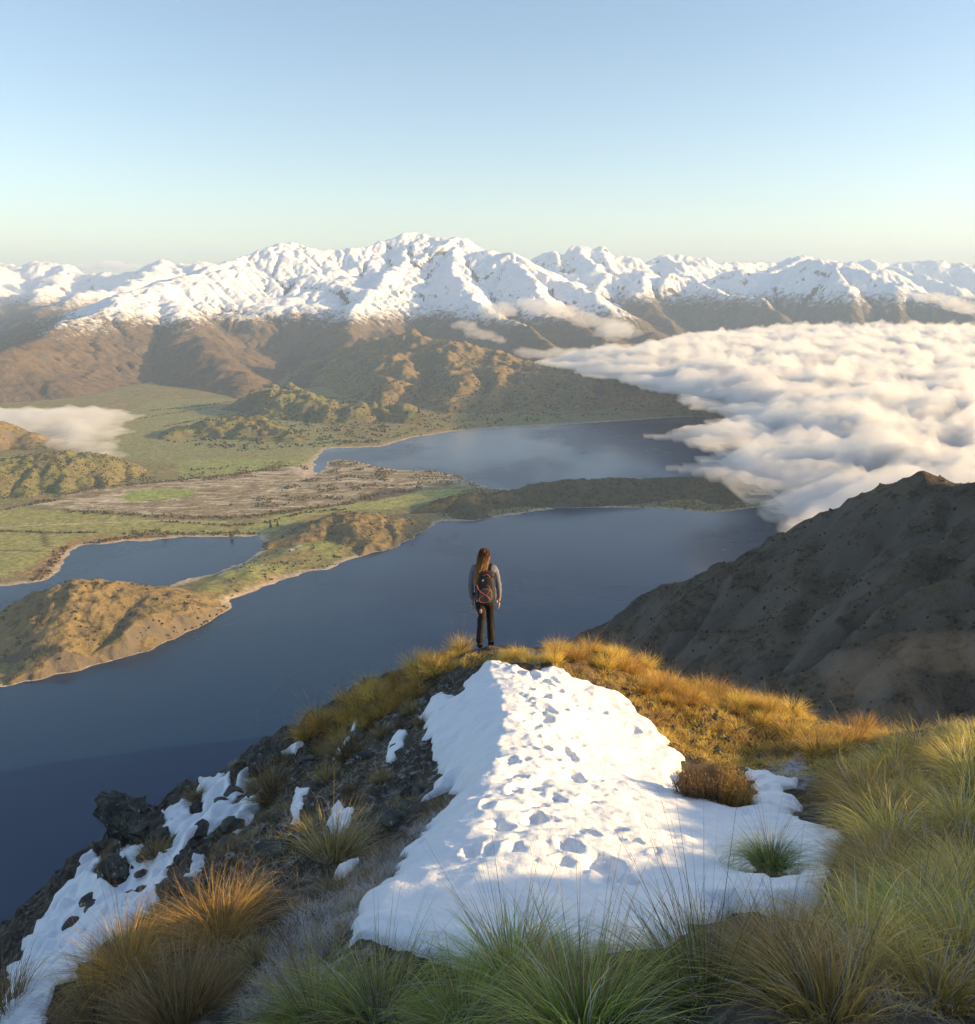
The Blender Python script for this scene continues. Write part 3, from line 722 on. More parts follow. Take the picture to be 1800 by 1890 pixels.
# ground that the photograph does not show: the slopes falling away, the hill behind the camera
for a in [(0,0,-1.75),(-2,0,-2.5),(-5,1,-5.2),(-6,4,-6.6),(-8,7,-8.6),(2,0,-1.5),(5,0,-1.3),(0,-4,-.4),(4,-5,.6),(-4,-4,-2.6),(-10,-2,-7.8),(-14,4,-12.5),(-14,10,-14),(-12,14,-14.5),(-10,17,-15),
          (-5,17,-12.5),(0,17,-10.5),(3,17,-10.8),(6,15.5,-10.5),(8,13,-9),(10,11.5,-8.2),(0,22,-16),(6,21,-16),(-8,22,-18),(11,16,-13.5),(-16,20,-22),(-20,8,-19),(0,-12,2),(10,-10,3),(-10,-10,-3),(-20,-6,-12)]:
    ctl.append(a)
# the spur that rises to the right behind the camera and throws the near shade
HILL = []
for _y, _z in ((-6,2.2),(-2,1.6),(1,1.0),(3,.45),(3.8,-.3),(4.3,-1.25),(5.2,-1.5),(6,-2.0),(7,-2.55),(8,-3.1),(9.2,-3.5),(10.2,-4.4),(11.5,-6.2),(13.5,-9)):
    HILL += [(13, _y, _z), (9.5, _y, _z - 1.25), (18, _y, _z - 1.2 - max(0, _y) * .12)]
HILL += [(24,6,-5.5),(24,12,-12),(24,-4,.5)]
ctl += HILL
ctl = np.array(ctl)
def _tps(r2): return 0.5 * r2 * np.log(r2 + 1e-9)
_n = len(ctl)
_d = ((ctl[:, None, :2] - ctl[None, :, :2]) ** 2).sum(-1)
_A = np.zeros((_n + 3, _n + 3)); _A[:_n, :_n] = _tps(_d) + np.eye(_n) * 0.25
_A[:_n, _n] = 1; _A[:_n, _n + 1:] = ctl[:, :2]; _A[_n, :_n] = 1; _A[_n + 1:, :_n] = ctl[:, :2].T
_w = np.linalg.solve(_A, np.concatenate([ctl[:, 2], [0, 0, 0]]))
BX0, BX1, BY0, BY1 = -19.0, 24.0, -11.0, 21.0
def base_h(x, y):
    x = np.asarray(x, float); y = np.asarray(y, float)
    xc = np.clip(x, BX0, BX1); yc = np.clip(y, BY0, BY1)
    z = _w[_n] + _w[_n + 1] * xc + _w[_n + 2] * yc
    for i in range(_n):
        z = z + _w[i] * _tps((xc - ctl[i, 0]) ** 2 + (yc - ctl[i, 1]) ** 2)
    z = z - 0.85 * np.maximum(BX0 - x, 0) - 0.8 * np.maximum(x - BX1, 0) - 0.95 * np.maximum(y - BY1, 0) + 0.25 * np.minimum(np.maximum(BY0 - y, 0), 300)
    return z + CAMZ
def ground_h(x, y):
    near = smooth(60, 25, np.hypot(x, y - 6))
    far = 1 - near
    z = base_h(x, y)
    z = z + near * (0.10 * fbm(x / 1.3, y / 1.3, 4, 101) + 0.05 * fbm(x / 0.3, y / 0.3, 3, 105))
    left = smooth(-0.8, -2.5, x) * near
    z = z + left * (0.17 * ridged(x / 1.1, y / 1.6, 4, 111) + .07 * ridged(x / .35, y / .5, 3, 115))
    z = z + far * (9 * fbm(x / 60, y / 60, 5, 121) * smooth(0, 200, np.hypot(x, y)) + 90 * (fbm(x / 420, y / 420, 4, 125) - .3) * smooth(120, 700, np.hypot(x, y)))
    return z
def axis(a, b, step, lo, hi, g=1.22):
    core = list(np.arange(a, b, step))
    s = step; v = b; up = []
    while v < hi: up.append(v); s = min(s * g, 16); v += s
    s = step; v = a; dn = []
    while v > lo:
        s = min(s * g, 16); v -= s; dn.append(v)
    return np.array(dn[::-1] + core + up)
gx = axis(-9.0, 8.0, 0.06, -1500, 420, 1.3); gy = axis(1.4, 15.5, 0.06, -260, 1500, 1.3)
X, Y = np.meshgrid(gx, gy)
GZ = ground_h(X, Y)
_GX, _GY, _GZ = gx, gy, GZ
def gh(x, y):                       # bilinear height of the built ground
    x = np.atleast_1d(np.asarray(x, float)); y = np.atleast_1d(np.asarray(y, float))
    i = np.clip(np.searchsorted(_GX, x) - 1, 0, len(_GX) - 2); j = np.clip(np.searchsorted(_GY, y) - 1, 0, len(_GY) - 2)
    tx = np.clip((x - _GX[i]) / (_GX[i + 1] - _GX[i]), 0, 1); ty = np.clip((y - _GY[j]) / (_GY[j + 1] - _GY[j]), 0, 1)
    return (_GZ[j, i] * (1 - tx) + _GZ[j, i + 1] * tx) * (1 - ty) + (_GZ[j + 1, i] * (1 - tx) + _GZ[j + 1, i + 1] * tx) * ty
def hit(px, py):                    # where the view ray through (px, py) meets the ridge
    a, b, c = ray(px, py)
    t = np.arange(1.5, 40, 0.02)
    d = CAMZ + c * t - gh(a * t, b * t)
    k = np.nonzero(d < 0)[0]
    if not len(k): k = [np.argmin(d)]
    t = t[k[0]]
    return float(a * t), float(b * t)
def gnormal(x, y, e=0.15):
    zx = (gh(x + e, y) - gh(x - e, y))[0] / (2 * e); zy = (gh(x, y + e) - gh(x, y - e))[0] / (2 * e)
    return Vector((-zx, -zy, 1)).normalized()
PXX, PYY = project(X, Y, GZ)
front = Y > 0.3
def pxmask(poly, soft=12):          # soft mask on the ridge ground of a region outlined in the photograph
    w = [hit(a, b) for a, b in poly]
    return smooth(-soft * 0.012, soft * 0.012, sdist(X + 0.15 * noise(X * 2, Y * 2, 3), Y + 0.15 * noise(X * 2, Y * 2, 7), w))
frost = np.zeros(X.shape); dry = np.zeros(X.shape)
for poly, v in (([(430,1890),(520,1740),(640,1640),(740,1570),(830,1480),(700,1690),(640,1740),(760,1890)], 0.85),
                ([(1560,1890),(1640,1700),(1720,1560),(1800,1520),(1800,1890)], 0.55),
                ([(1400,1400),(1500,1380),(1530,1440),(1480,1470),(1420,1440)], 0.7),
                ([(880,1215),(960,1190),(1020,1195),(1030,1225),(960,1235)], 0.75),
                ([(620,1330),(860,1240),(870,1330),(800,1480),(640,1560),(420,1700),(330,1660),(450,1500),(560,1400)], 0.40)):
    frost = np.maximum(frost, v * pxmask(poly, 25))
dry = pxmask([(1010,1230),(1120,1180),(1240,1240),(1420,1290),(1640,1345),(1560,1420),(1440,1430),(1300,1410),(1220,1360),(1120,1270)], 30)
def ridge_mat():
    t = NT('ridge_soil'); pos = t.pos()
    n1 = t.noise(pos, 1.3, 6, 0.6); n2 = t.noise(pos, 9.0, 5, 0.65); n3 = t.noise(pos, 45.0, 3, 0.6)
    c = t.mix(t.mapr(n1, 0.35, 0.65), (0.065, 0.057, 0.048), (0.13, 0.11, 0.085))
    c = t.mix(t.mapr(n2, 0.45, 0.7), c, (0.25, 0.225, 0.19))
    d = t.mix(t.mapr(n2, 0.35, 0.65), (0.13, 0.085, 0.035), (0.30, 0.20, 0.085))
    c = t.mix(t.attr('dry'), c, d)
    c = t.mix(t.math('MULTIPLY', t.mapr(n3, 0.5, 0.75), 0.5), c, (0.03, 0.026, 0.02))
    f = t.mapr(t.math('ADD', t.attr('frost'), t.math('MULTIPLY', t.math('SUBTRACT', n2, 0.5), 1.3)), 0.40, 0.75)
    f = t.math('MULTIPLY', f, t.mapr(n3, 0.3, 0.6))
    c = t.mix(f, c, (0.62, 0.64, 0.70))
    h = t.math('ADD', n2, t.math('MULTIPLY', n3, 0.35))
    return t.done(t.bsdf(c, 0.95, t.bump(h, 0.12, 0.9), 0.15))
put('ridge_ground', grid_mesh('ridge_ground', X, Y, GZ, None, None, {'frost': frost, 'dry': dry}), ridge_mat(),
    'steep tussock ridge falling away to the lake under the viewpoint', 'ground', 'structure')

# ================================================================== snow lying on the ridge
def snow_mat():
    t = NT('old_snow'); pos = t.pos()
    n1 = t.noise(pos, 3.0, 5, 0.6); n2 = t.noise(pos, 22.0, 5, 0.7); n3 = t.noise(pos, 110.0, 2)
    c = t.mix(t.mapr(n1, 0.35, 0.7), (0.88, 0.90, 0.93), (0.82, 0.85, 0.90))
    h = t.math('ADD', t.math('MULTIPLY', n1, 0.6), t.math('ADD', t.math('MULTIPLY', n2, 0.35), t.math('MULTIPLY', n3, 0.10)))
    return t.done(t.bsdf(c, 0.65, t.bump(h, 0.045, 0.7), 0.25))
SNOW = snow_mat()
SNOWS = []
def snow_patch(poly, thick, edge, cell, label, rough=0.06, holes=(), extra=None, ntop=0.02):
    w = [hit(a, b) for a, b in poly]
    hw = [[hit(a, b) for a, b in h] for h in holes]
    xs = [p[0] for p in w]; ys = [p[1] for p in w]
    Xs, Ys = np.meshgrid(np.arange(min(xs) - .25, max(xs) + .25, cell), np.arange(min(ys) - .25, max(ys) + .25, cell))
    jx = Xs + rough * fbm(Xs / 0.35, Ys / 0.35, 4, 131); jy = Ys + rough * fbm(Xs / 0.35, Ys / 0.35, 4, 137)
    s = sdist(jx, jy, w)
    for h in hw: s = np.minimum(s, -sdist(jx, jy, h))
    g = base_h(Xs, Ys) + (gh(Xs.ravel(), Ys.ravel()).reshape(Xs.shape) - base_h(Xs, Ys)) * 0.45
    gr = gh(Xs.ravel(), Ys.ravel()).reshape(Xs.shape)
    t = np.sqrt(np.clip(s / edge, 0, 1)) * thick + ntop * smooth(0, edge, s) * fbm(Xs / 0.5, Ys / 0.5, 4, 141)
    Z = np.maximum(g, gr - 0.03) * smooth(0, edge, s) + gr * (1 - smooth(0, edge, s)) + t
    if extra is not None: Z = Z + extra(Xs, Ys, s)
    Z = np.where(s < 0, gr - 0.06 - 0.4 * np.minimum(-s, .1), Z)
    SNOWS.append((Xs, Ys, Z, s))
    return put('snow_patch', grid_mesh('snow_patch', Xs, Ys, Z, s > -cell * 1.5), SNOW, label, 'snow patch', 'thing')

crest = [(*hit(a, b), 0) for a, b in [(884,1237),(908,1270),(925,1320),(934,1370),(928,1420),(912,1480),(895,1540),(868,1600),(842,1650)]]
prints = [(960,1262,1),(985,1270,.8),(1010,1282,1.2),(1000,1310,1.3),(978,1300,.9),(1030,1300,1.0),(1012,1340,1.3),(1060,1322,.7),(1108,1332,1.1),(1005,1362,1.2),(985,1378,1.0),(1003,1415,1.0),(1047,1420,1.3),(940,1450,1.1),(995,1490,1.5),(1060,1472,1.3),(1105,1460,.8),(950,1520,1.0),(1030,1530,1.0),(1075,1525,1.1),(958,1510,.7),(1170,1368,1.0),(900,1545,.9),(925,1580,1.0),(985,1570,1.0),(1050,1590,1.1),(1085,1575,1.0),(1140,1565,.7),(1170,1580,.8),(1115,1630,1.4),(1120,1665,1.1),(1155,1672,.9),(1210,1595,.5),(1375,1520,.7),(1130,1482,.6),(1200,1440,.5),(1230,1470,.5),(1165,1500,.5),(1260,1390,.4),(870,1620,.8),(905,1610,.8),(1020,1275,.9),(1040,1330,.8),(970,1330,.7)]
rng = random.Random(5)
pr = []
for a, b, sc in prints:
    x, y = hit(a, b)
    pr.append((x, y, 0.082 * sc * rng.uniform(.8, 1.15), 0.14 * sc * rng.uniform(.8, 1.15), rng.uniform(-.6, .6), 0.046 * min(sc, 1.2)))
for _ in range(45):                # older, blunted marks along the trodden line
    a = rng.gauss(1005, 34); b = rng.uniform(1265, 1630)
    a = a - (b - 1400) * 0.10 + rng.gauss(0, 15)
    x, y = hit(a, b)
    s_ = rng.uniform(.25, .7)
    pr.append((x, y, 0.10 * s_, 0.13 * s_, rng.uniform(-1, 1), 0.03 * s_ * 1.4))
def main_extra(Xs, Ys, s):
    d, _ = seg_dist(Xs, Ys, crest)
    cy = np.array([c[1] for c in crest]); cx_ = np.array([c[0] for c in crest]); o = np.argsort(cy)
    side = Xs + 0.05 * fbm(Xs / .25, Ys / .25, 4, 151) - np.interp(Ys, cy[o], cx_[o])      # right of the crest positive
    fade = smooth(cy.min() - .3, cy.min() + 1.6, Ys) * smooth(0, .35, s)
    e = np.where(side > 0, 0.20 * np.clip(1 - side / 1.5, 0, 1) ** 1.2, 0.20 * np.clip(1 + side / 0.75, 0, 1))
    z = e * fade * (.25 + .75 * smooth(cy.max() + .2, cy.max() - 1.8, Ys))
    for x, y, rx, ry, an, dp in pr:
        m = (np.abs(Xs - x) < .45) & (np.abs(Ys - y) < .45)
        ca, sa = math.cos(an), math.sin(an)
        u = (Xs[m] - x) * ca + (Ys[m] - y) * sa; v = -(Xs[m] - x) * sa + (Ys[m] - y) * ca
        u = u + .018 * fbm(Xs[m] / .06, Ys[m] / .06, 2, 161); v = v + .018 * fbm(Xs[m] / .06, Ys[m] / .06, 2, 163)
        q = np.sqrt((u / rx) ** 2 + (v / ry) ** 2)
        z[m] += -dp * smooth(1.2, .35, q) + dp * .22 * np.exp(-((q - 1.25) / .22) ** 2)
    # trodden crust, lumpier along the track and on the sunny side
    tr = smooth(-.05, .25, side) * smooth(2.2, .6, side) * smooth(4.2, 5.2, Ys)
    z = z + tr * (.013 * fbm(Xs / .16, Ys / .16, 4, 167) + .006 * fbm(Xs / .05, Ys / .05, 2, 169)) * smooth(0, .2, s)
    z = z + .012 * smooth(0, .3, s) * fbm((Xs + .4 * Ys) / .45, (Ys - .3 * Xs) / .16, 3, 171)
    return z
snow_patch([(884,1236),(910,1231),(960,1240),(985,1248),(1000,1235),(1040,1240),(1080,1262),(1120,1278),(1165,1300),(1195,1335),(1225,1365),(1240,1375),(1228,1385),(1262,1402),(1250,1425),(1245,1450),(1280,1478),(1330,1490),(1380,1497),(1392,1485),(1385,1440),(1375,1418),(1420,1425),(1440,1440),(1475,1448),(1450,1465),(1475,1490),(1470,1515),(1510,1527),(1540,1540),(1556,1560),(1530,1600),(1522,1650),(1500,1680),(1430,1700),(1330,1700),(1230,1740),(1120,1760),(1050,1790),(960,1790),(850,1790),(760,1760),(690,1735),(632,1730),(665,1690),(700,1640),(740,1590),(775,1545),(800,1525),(845,1475),(830,1455),(780,1480),(805,1450),(815,1425),(800,1390),(785,1360),(770,1325),(800,1290),(828,1282),(838,1298),(858,1275),(866,1255)],
           0.12, 0.16, 0.022, 'large sunlit snow patch with footprints behind the hiker', 0.08,
           [[(1368,1590),(1395,1575),(1440,1585),(1462,1605),(1450,1630),(1420,1632),(1390,1620)]], main_extra)
snow_patch([(0,1890),(15,1810),(45,1740),(90,1680),(140,1610),(165,1572),(185,1570),(178,1600),(185,1625),(215,1638),(235,1620),(232,1600),(218,1570),(225,1548),(250,1525),(270,1520),(265,1545),(262,1575),(280,1592),(300,1582),(318,1560),(322,1545),(308,1528),(295,1500),(340,1478),(352,1485),(356,1510),(372,1505),(378,1480),(362,1465),(385,1440),(412,1428),(424,1440),(430,1462),(440,1430),(455,1410),(462,1420),(458,1440),(482,1428),(470,1450),(440,1470),(432,1490),(450,1480),(492,1447),(488,1470),(470,1510),(455,1530),(430,1560),(420,1552),(428,1530),(400,1528),(380,1548),(368,1558),(375,1535),(345,1550),(335,1580),(310,1620),(290,1660),(270,1690),(240,1720),(190,1760),(140,1790),(105,1830),(85,1890),(60,1950),(0,1950)],
           0.09, 0.12, 0.03, 'long ragged tongue of shaded snow down the left slope', 0.08)
for poly, lab in (([(520,1388),(540,1374),(560,1374),(545,1396),(525,1398)], 'small snow remnant beside the lichen covered boulder'),
                  ([(612,1412),(650,1345),(662,1327),(655,1350),(630,1395)], 'thin snow streak under the tussocks below the left crest'),
                  ([(712,1408),(722,1370),(738,1345),(752,1352),(745,1378),(735,1398),(722,1412)], 'narrow snow lump between tussocks left of the main snow'),
                  ([(535,1525),(540,1480),(558,1452),(570,1458),(560,1490),(545,1522)], 'slender upright snow patch in the middle of the left slope'),
                  ([(606,1545),(610,1500),(625,1478),(640,1495),(655,1495),(648,1520),(630,1550)], 'heart shaped snow patch caught in a tussock on the left slope'),
                  ([(338,1628),(355,1600),(370,1577),(378,1580),(368,1610),(350,1630)], 'small striped snow strip above the glowing golden tussock'),
                  ([(618,1622),(640,1600),(665,1585),(655,1600),(635,1622)], 'short snow sliver on the frosted grass beside the main snow')):
    snow_patch(poly, 0.09, 0.07, 0.02, lab, 0.03)
# ================================================================== tussocks
def grass_mat(name, trans=0.35, tint=(1, 1, 1), var=0.25):
    t = NT(name)
    oi = t.n('ObjectInfo')
    v = t.mapr(oi.outputs['Random'], 0, 1, 1 - var, 1 + var)
    c = t.mix(1.0, t.attr('Col', 'Color'), tint, 'MULTIPLY')
    hs = t.n('HueSaturation'); t.l(v, hs.inputs['Value']); t.l(c, hs.inputs['Color'])
    t.l(t.mapr(oi.outputs['Random'], 0, 1, 0.485, 0.515), hs.inputs['Hue'])
    d = t.n('BsdfDiffuse'); t.l(hs.outputs[0], d.inputs[0])
    tr = t.n('BsdfTranslucent'); t.l(hs.outputs[0], tr.inputs[0])
    m = t.n('MixShader'); m.inputs[0].default_value = trans
    t.l(d.outputs[0], m.inputs[1]); t.l(tr.outputs[0], m.inputs[2])
    g = t.n('BsdfGlossy'); g.inputs['Roughness'].default_value = 0.45; g.inputs[0].default_value = (1, 1, 1, 1)
    m2 = t.n('MixShader'); m2.inputs[0].default_value = 0.03
    t.l(m.outputs[0], m2.inputs[1]); t.l(g.outputs[0], m2.inputs[2])
    return t.done(m2.outputs[0])
def blades(base, az, lean, length, droop, width, col0, col1, segs, comb=None, rs=None, curl=None):
    """ribbon blades; arrays over n blades. Returns verts, quads, colours"""
    n = len(az); k = segs + 1
    t = np.linspace(0, 1, k)[None]
    th = lean[:, None] + droop[:, None] * t ** 1.4           # angle from vertical
    az2 = az[:, None] + (0 if curl is None else curl[:, None] * t)
    dx = np.sin(th) * np.cos(az2); dy = np.sin(th) * np.sin(az2); dz = np.cos(th)
    if comb is not None:
        w = (t ** 0.8) * comb[2]
        dx = dx + comb[0] * w; dy = dy + comb[1] * w; dz = dz - 0.25 * w
        q = np.sqrt(dx * dx + dy * dy + dz * dz); dx, dy, dz = dx / q, dy / q, dz / q
    D = np.stack([dx, dy, dz], -1) * (length / segs)[:, None, None]
    pts = base[:, None, :] + np.concatenate([np.zeros((n, 1, 3)), np.cumsum(D[:, :-1], 1)], 1)
    fa = rs.rand(n) * 2 * np.pi
    side = np.stack([np.cos(fa), np.sin(fa), 0.3 * (rs.rand(n) - .5)], -1)
    side /= np.linalg.norm(side, axis=1, keepdims=True)
    wd = (width[:, None] * (1 - t ** 2.2 * 0.93))[..., None] * 0.5
    L = pts - side[:, None] * wd; R = pts + side[:, None] * wd
    V = np.stack([L, R], 2).reshape(-1, 3)
    b = (np.arange(n) * k * 2)[:, None] + (np.arange(segs) * 2)[None]
    F = np.stack([b, b + 1, b + 3, b + 2], -1).reshape(-1, 4)
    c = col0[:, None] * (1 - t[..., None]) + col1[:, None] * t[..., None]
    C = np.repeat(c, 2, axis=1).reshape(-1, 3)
    return V, F, C
PAL = {
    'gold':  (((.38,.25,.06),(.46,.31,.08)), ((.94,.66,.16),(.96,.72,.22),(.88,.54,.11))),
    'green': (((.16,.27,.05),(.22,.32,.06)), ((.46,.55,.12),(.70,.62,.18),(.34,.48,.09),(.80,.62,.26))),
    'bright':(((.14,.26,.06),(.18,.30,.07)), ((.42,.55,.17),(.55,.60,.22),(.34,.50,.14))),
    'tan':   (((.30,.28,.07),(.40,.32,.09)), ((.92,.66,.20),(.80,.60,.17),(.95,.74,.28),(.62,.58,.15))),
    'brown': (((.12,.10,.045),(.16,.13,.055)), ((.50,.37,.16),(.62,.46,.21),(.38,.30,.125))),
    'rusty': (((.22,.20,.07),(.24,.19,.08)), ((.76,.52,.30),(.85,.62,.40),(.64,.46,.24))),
}
def tussock_mesh(name, seed, n, h, pal, rad=0.10, flare=0.75, droop=1.2, width=0.003, segs=5, comb=None, stalks=0, hvar=0.45):
    rs = np.random.RandomState(seed)
    r = rad * np.sqrt(rs.rand(n)); a = rs.rand(n) * 2 * np.pi
    base = np.stack([r * np.cos(a), r * np.sin(a), -0.05 + 0 * r], -1)
    az = a + rs.randn(n) * 0.5
    lean = flare * (0.15 + 0.85 * (r / rad) ** 0.7) * (0.5 + 0.8 * rs.rand(n))
    ln = h * (1 - hvar * rs.rand(n)) * (1 + .25 * (lean / max(flare, .1)))
    dr = droop * (0.35 + rs.rand(n)) * (0.5 + lean)
    P0, P1 = PAL[pal]
    c0 = np.array([P0[i] for i in rs.randint(0, len(P0), n)]); c1 = np.array([P1[i] for i in rs.randint(0, len(P1), n)])
    c1 = c1 * (0.45 + 0.95 * rs.rand(n))[:, None]
    dead = rs.rand(n) < 0.12
    c0[dead] = (.20, .15, .08); c1[dead] = (.34, .27, .17)
    if pal in ('green', 'tan', 'rusty', 'bright'):       # rime on some blades
        fr = rs.rand(n) < 0.05
        c0[fr] = (.30, .32, .32); c1[fr] = (.74, .77, .80)
    V, F, C = blades(base, az, lean, ln, dr, width * (0.7 + 0.6 * rs.rand(n)), c0, c1, segs, comb, rs, rs.randn(n) * 0.5)
    if stalks:
        m = stalks
        a = rs.rand(m) * 2 * np.pi; r = rad * .6 * rs.rand(m)
        b2 = np.stack([r * np.cos(a), r * np.sin(a), 0 * r], -1)
        V2, F2, C2 = blades(b2, a, .12 + .35 * rs.rand(m), h * (1.25 + .5 * rs.rand(m)), .45 * rs.rand(m), np.full(m, width * .7),
                            np.tile((.10, .11, .035), (m, 1)), np.tile((.27, .19, .11), (m, 1)), segs, None, rs)
        F = np.concatenate([F, F2 + len(V)]); V = np.concatenate([V, V2]); C = np.concatenate([C, C2])
    return raw_mesh(name, V, F, C)
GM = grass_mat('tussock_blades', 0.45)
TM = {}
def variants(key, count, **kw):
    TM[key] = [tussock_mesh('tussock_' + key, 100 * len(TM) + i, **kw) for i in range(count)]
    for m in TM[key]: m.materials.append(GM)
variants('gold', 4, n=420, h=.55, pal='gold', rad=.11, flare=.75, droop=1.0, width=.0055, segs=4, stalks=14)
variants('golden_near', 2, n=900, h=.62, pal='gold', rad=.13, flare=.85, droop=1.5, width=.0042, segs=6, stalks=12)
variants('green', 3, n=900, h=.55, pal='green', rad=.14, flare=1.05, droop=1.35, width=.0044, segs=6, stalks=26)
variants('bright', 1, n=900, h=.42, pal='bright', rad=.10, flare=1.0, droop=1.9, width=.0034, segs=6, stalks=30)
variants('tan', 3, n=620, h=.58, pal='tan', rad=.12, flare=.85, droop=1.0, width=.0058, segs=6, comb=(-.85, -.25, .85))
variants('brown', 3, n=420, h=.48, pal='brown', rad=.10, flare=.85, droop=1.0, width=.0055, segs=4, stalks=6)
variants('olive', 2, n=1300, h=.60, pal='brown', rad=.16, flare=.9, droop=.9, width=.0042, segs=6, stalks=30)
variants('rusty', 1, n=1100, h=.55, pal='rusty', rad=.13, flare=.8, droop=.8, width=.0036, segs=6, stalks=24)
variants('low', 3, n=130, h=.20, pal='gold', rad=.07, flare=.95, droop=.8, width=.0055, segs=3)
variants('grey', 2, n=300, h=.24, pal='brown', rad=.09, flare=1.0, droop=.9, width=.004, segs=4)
prnd = random.Random(11)
TUSS = []
def surf(x, y):
    return gh(x, y)[0]
def tussock(x, y, key, scale, label, group=None, rot=None, name=None, sink=0.02, tilt=0.4):
    me = prnd.choice(TM[key])
    o = put(name or 'grass_tussock', me, None, label, 'tussock', None, group)
    o.location = (x, y, surf(x, y) - sink)
    nrm = gnormal(x, y)
    q = Vector((0, 0, 1)).lerp(nrm, tilt).normalized().to_track_quat('Z', 'Y')
    rz = prnd.uniform(0, 6.283) if rot is None else rot + prnd.uniform(-.35, .35)
    o.rotation_euler = (q.to_matrix() @ Matrix.Rotation(-q.to_euler().z + rz, 3, 'Z')).to_euler()
    o.scale = (scale * prnd.uniform(.9, 1.12), scale * prnd.uniform(.9, 1.12), scale * prnd.uniform(.88, 1.12))
    TUSS.append((x, y, scale))
    return o
def tat(px, py, key, scale, label, group=None, rot=None, **kw):
    x, y = hit(px, py)
    return tussock(x, y, key, scale, label, group, rot, **kw)
# --- single plants one can point to
tat(405,1738,'golden_near',.82,'glowing golden tussock, the upper of the two sunlit ones at lower left', sink=-.03)
tat(235,1822,'golden_near',.75,'glowing golden tussock, the lower of the two sunlit ones at lower left', sink=-.08)
tat(330,1900,'olive',.85,'big olive brown tussock just below the two golden ones')
tat(180,1900,'olive',.6,'olive tussock at the bottom edge beside the long snow tongue')
tat(700,1880,'green',.85,'spiky green tussock in front of the left corner of the main snow')
tat(585,1880,'green',.72,'low dark green tussock leaning over frosted grass at bottom')
tat(945,1812,'green',.85,'upright green tussock in front of the middle of the snow')
tat(1075,1900,'green',.85,'yellow green tussock at the bottom edge, centre of the picture')
tat(1300,1840,'green',.95,'tallest bright green tussock right of the snow foot')
tat(1450,1805,'rusty',.75,'rust tipped tussock beside the tall green one')
tat(850,1890,'green',.6,'small dark tussock at the bottom between two green ones')
tat(1420,1618,'bright',.85,'vivid green tussock sitting in a round hole in the snow', sink=-.12)
tat(1690,1715,'green',.75,'fresh green upright tussock on the combed right bank', rot=0)
tat(1510,1392,'gold',.85,'large spreading golden tussock at the far end of the path')
tat(1575,1372,'gold',.8,'tall golden tussock on the right rim beside the spreading one')
tat(1650,1380,'gold',.75,'brightest golden tussock where the right rim meets the bank')
tat(640,1395,'brown',1.1,'dark tussock holding a snow streak below the left crest')
tat(500,1470,'brown',1.25,'dark tussock overhanging the top of the snow tongue')
tat(285,1585,'brown',.9,'dark spiky tussock inside the notch of the snow tongue')
tat(615,1585,'brown',1.15,'dark tussock below the heart shaped snow patch')
tat(820,1490,'grey',1.0,'grey dead tuft melting out of the main snow left edge')
tat(8,1872,'brown',.9,'dark tussock cut by the left bottom corner')
tat(852,1205,'gold',.8,'golden tussock beside the hiker left boot on the crest')
# --- scattered plants in groups
ORD = ['first','second','third','fourth','fifth','sixth','seventh','eighth','ninth','tenth','eleventh','twelfth','thirteenth','fourteenth','fifteenth','sixteenth','seventeenth','eighteenth','nineteenth']
TENS = {2: ('twentieth', 'twenty'), 3: ('thirtieth', 'thirty'), 4: ('fortieth', 'forty'), 5: ('fiftieth', 'fifty'), 6: ('sixtieth', 'sixty')}
def ordinal(i):
    if i <= 19: return ORD[i - 1]
    a, b = divmod(i, 10)
    return TENS[a][0] if b == 0 else TENS[a][1] + '-' + ORD[b - 1]
def in_order(objs, key, text):
    for i, o in enumerate(sorted(objs, key=key)): o['label'] = text % ordinal(i + 1)
def scatter(poly, n, keys, srange, label, group, mind=0.22, rot=None, avoid=True, name=None):
    w = [hit(a, b) for a, b in poly]
    xs = [p[0] for p in w]; ys = [p[1] for p in w]
    made = 0; tries = 0; objs = []
    while made < n and tries < n * 60:
        tries += 1
        x = prnd.uniform(min(xs), max(xs)); y = prnd.uniform(min(ys), max(ys))
        if not in_poly(np.array([x]), np.array([y]), w)[0]: continue
        s = prnd.uniform(*srange)
        if any((x - a) ** 2 + (y - b) ** 2 < (mind * (s + c) * .5) ** 2 for a, b, c in TUSS): continue
        if avoid:
            bad = False
            for Xs, Ys, Z, sm in SNOWS:
                if Xs[0, 0] < x < Xs[0, -1] and Ys[0, 0] < y < Ys[-1, 0]:
                    i = int((x - Xs[0, 0]) / (Xs[0, 1] - Xs[0, 0])); j = int((y - Ys[0, 0]) / (Ys[1, 0] - Ys[0, 0]))
                    if sm[j, i] > -0.03: bad = True
            if bad: continue
        objs.append(tussock(x, y, prnd.choice(keys), s, label, group, rot, name))
        made += 1
    return objs
crest_t = scatter([(545,1372),(640,1300),(720,1262),(790,1215),(840,1205),(845,1222),(800,1262),(720,1315),(600,1390)], 34, ['gold'], (.45,.8),
        'golden tussock on the sunlit left crest below the hiker', 'golden tussocks on the left crest', .36)
feet_t = scatter([(925,1205),(975,1203),(980,1222),(935,1225)], 4, ['gold'], (.35,.5), 'small golden tuft on the path at the hiker feet', 'tufts at the hiker feet', .3)
rim_t = scatter([(1015,1198),(1150,1208),(1250,1262),(1420,1302),(1640,1352),(1600,1392),(1420,1340),(1250,1305),(1130,1245),(1020,1225)], 60, ['gold'], (.35,.7),
        'golden tussock on the sunlit right rim above the shaded mountain', 'golden tussocks on the right rim', .36)
scatter([(1100,1275),(1250,1300),(1420,1330),(1560,1400),(1420,1420),(1260,1400),(1200,1340)], 55, ['low'], (.6,1.3),
        'short golden tuft on the stony sunlit slope', 'short golden tufts on the stony slope', .25)
